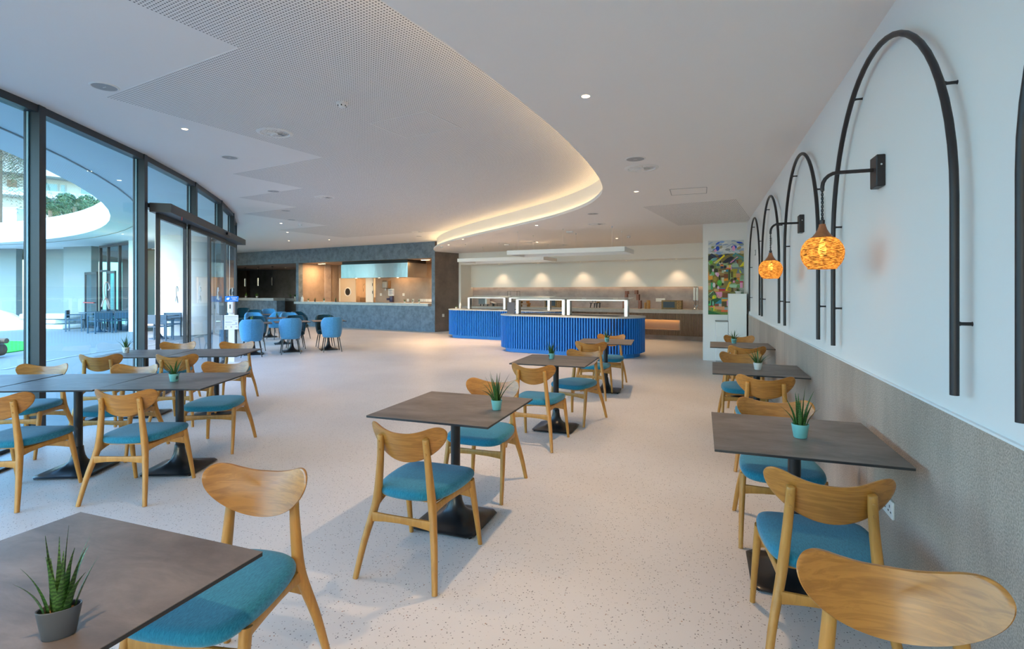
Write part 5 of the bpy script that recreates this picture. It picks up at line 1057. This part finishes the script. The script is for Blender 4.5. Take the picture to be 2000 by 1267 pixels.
for i, (x, z) in enumerate(((-.098, .055), (-.088, .072), (-.074, .082), (-.058, .086))): tube(bm, [(x, -.0048, z), (-.062, -.0048, .035)], .0075, 6)
tube(bm, [(-.040, -.0048, .083), (-.062, -.0048, .035)], .009, 6); lathe(bm, [(.001, 0), (.001, 0)], 4); fin('hand_symbol', bm, 'white', s_)
n_ = fin('notice', bxb(-.132, .132, -.030, -.022, .700, 1.005, .002), mat('notice_paper', (.74, .76, .80), .5), t, flat=True)
M['print'] = mat('grey_blue_print', (.16, .20, .28), .6); bm = B()
for x0, x1, z, h in ((-.115, .115, .965, .007), (.03, .11, .882, .006), (-.11, .02, .848, .006), (.015, .112, .802, .006)): box(bm, x0, x1, -.0308, -.030, z, z + h)
fin('headings', bm, 'print', n_, flat=True); bm = B()
for i in range(5): box(bm, -.112, .108 - .03 * (i % 2), -.0306, -.030, .905 + i * .011, .908 + i * .011)
for i in range(3): box(bm, -.112, -.01 + .02 * i, -.0306, -.030, .858 + i * .008, .861 + i * .008)
for i in range(3): box(bm, -.112, .06 - .03 * i, -.0306, -.030, .788 + i * .012, .791 + i * .012)
fin('small_print', bm, 'grill', n_, flat=True)
for x, z, c in ((-.10, .755, (.45, .47, .22)), (.0, .755, (.5, .30, .32)), (.10, .755, (.30, .34, .62)), (.092, .832, (.16, .28, .34))): bm = B(); tube(bm, [(x + .012 * math.cos(2 * PI * i / 12), -.0305, z + .012 * math.sin(2 * PI * i / 12)) for i in range(12)], .004, 5, True); fin('round_emblem', bm, mat('emblem', c, .6), n_)

# ------------------------------------------------------------------ ceiling fittings
def spot(x, y, z, label, group, P, ang=95, lit=True, col=(1, .66, .37)):
    t = thing('downlight', (x, y, z), label, 'downlight', 0, group)
    bm = B(); lathe(bm, [(.030, -.0005), (.042, -.003), (.044, -.001), (.044, 0)], 20, cap=False); fin('trim_ring', bm, 'white', t)
    bm = B(); lathe(bm, [(.031, -.0015), (.001, -.0016)], 16, cap=False); fin('lens', bm, 'spot', t)
    if lit:
        l = bpy.data.lights.new('downlight_beam', 'SPOT'); l.energy = P; l.color = col; l.spot_size = R(ang); l.spot_blend = .75; l.shadow_soft_size = .035
        o = bpy.data.objects.new('downlight_beam', l); COL.objects.link(o); o.parent = t; o.location = (0, 0, -.02)
gU, gL, gO = 'warm downlights of the raised ceiling', 'warm downlights of the lower ceiling', 'downlights under the courtyard canopy'
UP = [(-2.697, 2.743, 'downlight in the perforated panel at the top of the picture'), (-5.549, 4.338, 'downlight over the left table rows near the glass'), (-3.711, 5.319, 'downlight in the middle of the perforated ceiling right of the swirl diffuser'), (-1.814, 6.331, 'downlight just inside the glowing cove edge'), (-5.013, 7.721, 'downlight beyond the perforated middle, left of the cove glow'), (-3.247, 8.936, 'downlight nearest the far sweep of the glowing cove'), (-6.709, 6.514, 'downlight left of the farther swirl diffuser'), (-6.535, 9.904, 'downlight above the dark end of the raised ceiling before the cove glow fades'), (-8.288, 11.905, 'downlight over the space between tub chairs and kitchen pass'), (-10.186, 13.658, 'downlight close to the grey wall above the hood'), (-12.545, 15.38, 'downlight close to the grey wall above the bar opening'), (-8.091, 8.503, 'downlight above the sliding door header'), (-9.604, 10.211, 'downlight above the sanitiser stand'), (-10.76, 11.233, 'downlight over the left tub chairs'), (-12.2, 13.0, 'downlight over the back row of tub chairs'), (-14.2, 15.2, 'last downlight before the bar')]
for x, y, lb in UP: spot(x, y, CU, lb, gU, 15)
for x, y in ((-3.0, .2), (-2.5, -2.0)): spot(x, y, CU, 'raised ceiling downlight %s' % ('just behind the camera' if y > -1 else 'far behind the camera'), 'downlights behind the camera', 15)
LO = [(-.818, 3.889, 'brightest downlight of the lower ceiling, upper right centre'), (-.897, 7.853, 'downlight of the lower ceiling beyond the swirl diffuser'), (-3.445, 11.115, 'downlight of the lower ceiling above the large blue island'), (-6.308, 13.35, 'downlight of the lower ceiling near the sweep of the cove lip'), (-7.495, 14.81, 'downlight of the lower ceiling by the brown wall')]
for x, y, lb in LO: spot(x, y, CL, lb, None, 44 * (1.7 if y > 9 else 1))
for x, y in ((-.75, .2), (-.7, -2.2)): spot(x, y, CL, 'lower ceiling downlight %s' % ('just behind the camera' if y > -1 else 'far behind the camera'), 'downlights behind the camera', 44)
for i, a in enumerate((1.87, 3.51, 5.16, 6.78, 8.40)):
    p = bf(a, 1.50, 0); spot(p.x, p.y, 2.527, ['first', 'second', 'third', 'fourth', 'fifth'][i] + ' accent downlight from the left under the beam above the back counter', 'accent downlights over the back counter', 9, 92, col=(1, .66, .40))
for x, y in ((-2.2, 14.6), (-4.6, 14.9)): spot(x, y, CL, 'tiny warm downlight above the rear of the buffet, %s frame' % ('right' if x > -4 else 'left'), 'downlights over the rear buffet', 44 * 1.2)
for a, b in ((-3.4, 1.4), (-5.6, 1.4)): p = bf(a, b); spot(p.x, p.y, 2.757, 'kitchen downlight hidden by the hood, %s half' % ('right' if a > -4 else 'left'), 'kitchen downlights', 8, 110, col=(1, .62, .34))
for a, b in ((-9.6, 2.9), (-12.2, 2.9), (-14.5, 2.9)): p = bf(a, b); spot(p.x, p.y, 2.757, 'small downlight on the dark bar ceiling, %s' % {-9.6: 'right end', -12.2: 'middle', -14.5: 'left end'}[a], 'bar downlights', 16, 110, col=(1, .85, .75))
for v_, px, py in ((8.6, 233, 352), (7.9, 175, 334), (6.7, 78, 285), (18.0, 140, 469), (17.3, 185, 463), (16.4, 240, 457)):
    v = 1.9 * 1020 / (569 - py); p = cam_pt(px, py, v); spot(p.x, p.y, 3.40, 'courtyard canopy downlight outside the glass, %s' % {233: 'nearest the second mullion', 175: 'halfway along the tall pane', 78: 'beside the first mullion', 140: 'far side, left of three', 185: 'far side, middle of three', 240: 'far side, right of three'}[px], gO, 0, lit=False)
def diffuser(x, y, z, r, label, rz=0):
    t = thing('air_diffuser', (x, y, z), label, 'air diffuser', R(rz), 'round swirl air diffusers'); k = r
    bm = B(); lathe(bm, [(k * .74, .03), (k * .76, -.001), (k * .80, -.010), (k * .92, -.009), (k, -.002), (k, .001)], 40, cap=False); fin('ring', bm, 'cove', t)
    bm = B(); lathe(bm, [(k * .75, .045), (.001, .046)], 32, cap=False); fin('plenum', bm, 'edge', t)
    bm = B(); lathe(bm, [(.001, -.014), (k * .16, -.012), (k * .17, .0)], 20, cap=False); fin('hub', bm, 'cove', t)
    for i in range(10):
        a = 2 * PI * i / 10; bm = B(); P = []
        for q, w in ((.16, .10), (.45, .26), (.74, .36)):
            P.append([(k * q * math.cos(a + s * w), k * q * math.sin(a + s * w), -.008 + (s + .9) * .016) for s in (-.9, 0, .9)])
        vs = [[bm.verts.new(p) for p in r_] for r_ in P]
        for r_ in range(2):
            for s in range(2): bm.faces.new((vs[r_][s], vs[r_][s + 1], vs[r_ + 1][s + 1], vs[r_ + 1][s]))
        fin('blade', bm, 'cove', t)
diffuser(-4.684, 4.795, CU - .003, .20, 'large swirl air diffuser in the perforated raised ceiling', 20); diffuser(-6.972, 8.412, CU - .002, .20, 'swirl air diffuser farther back in the raised ceiling'); diffuser(-8.30, 14.25, CU, .20, 'flat looking swirl air diffuser near the grey kitchen wall')
diffuser(-.668, 6.375, CL, .20, 'swirl air diffuser in the lower ceiling beside a round speaker', 40); diffuser(-2.141, 11.306, CL, .20, 'swirl air diffuser in the lower ceiling above the islands'); diffuser(-4.14, 16.0, CL, .20, 'swirl air diffuser above the hanging frames')
def speaker(x, y, z, label, r=.115):
    t = thing('ceiling_speaker', (x, y, z), label, 'ceiling speaker', 0, 'round ceiling speakers'); bm = B(); lathe(bm, [(r * .84, -.006), (r * .9, -.008), (r, -.002), (r, 0)], 32, cap=False); fin('rim', bm, 'cove', t)
    bm = B(); lathe(bm, [(r * .86, -.0045), (.001, -.006)], 28, cap=False); fin('grille', bm, 'grill', t); fin('badge', bx(-.02, .02, -.003, .003, -.008, -.006), 'white', t, flat=True)
for x, y, z, lb in ((-5.082, 3.19, CU, 'round ceiling speaker at the upper left, nearest the glass'), (-6.128, 5.461, CU, 'round ceiling speaker left of the large swirl diffuser'), (-7.435, 7.574, CU, 'third round ceiling speaker along the glass front'), (-8.958, 9.492, CU, 'fourth round ceiling speaker along the glass front'), (-9.96, 10.75, CU, 'fifth, smallest looking ceiling speaker along the glass front'), (-8.9, 15.4, CU, 'round ceiling speaker near the grey kitchen wall'), (-.686, 5.909, CL, 'round ceiling speaker in front of the swirl diffuser of the lower ceiling'), (-1.923, 9.795, CL, 'round ceiling speaker in the lower ceiling above the islands')): speaker(x, y, z, lb)
def smoke(x, y, z, label):
    t = thing('smoke_detector', (x, y, z), label, 'smoke detector', 0, 'white smoke detectors'); bm = B(); lathe(bm, [(.052, 0), (.052, -.018), (.046, -.022)], 24); fin('base', bm, 'white', t)
    bm = B(); lathe(bm, [(.040, -.022), (.036, -.040), (.022, -.050), (.012, -.052)], 20); fin('sensor', bm, 'white', t); bm = B()
    for i in range(6): a = 2 * PI * i / 6; c, s = math.cos(a) * .039, math.sin(a) * .039; box(bm, c - .004, c + .004, s - .004, s + .004, -.038, -.026)
    fin('vent_slots', bm, 'ink', t, flat=True)
smoke(-3.316, 4.253, CU - .003, 'smoke detector in the middle of the perforated ceiling'); smoke(-10.35, 11.5, CU, 'smoke detector far back near the glass front'); smoke(-1.811, 14.11, CL, 'smoke detector above the right hanging frame'); smoke(-7.955, 15.24, CL, 'smoke detector near the brown wall')
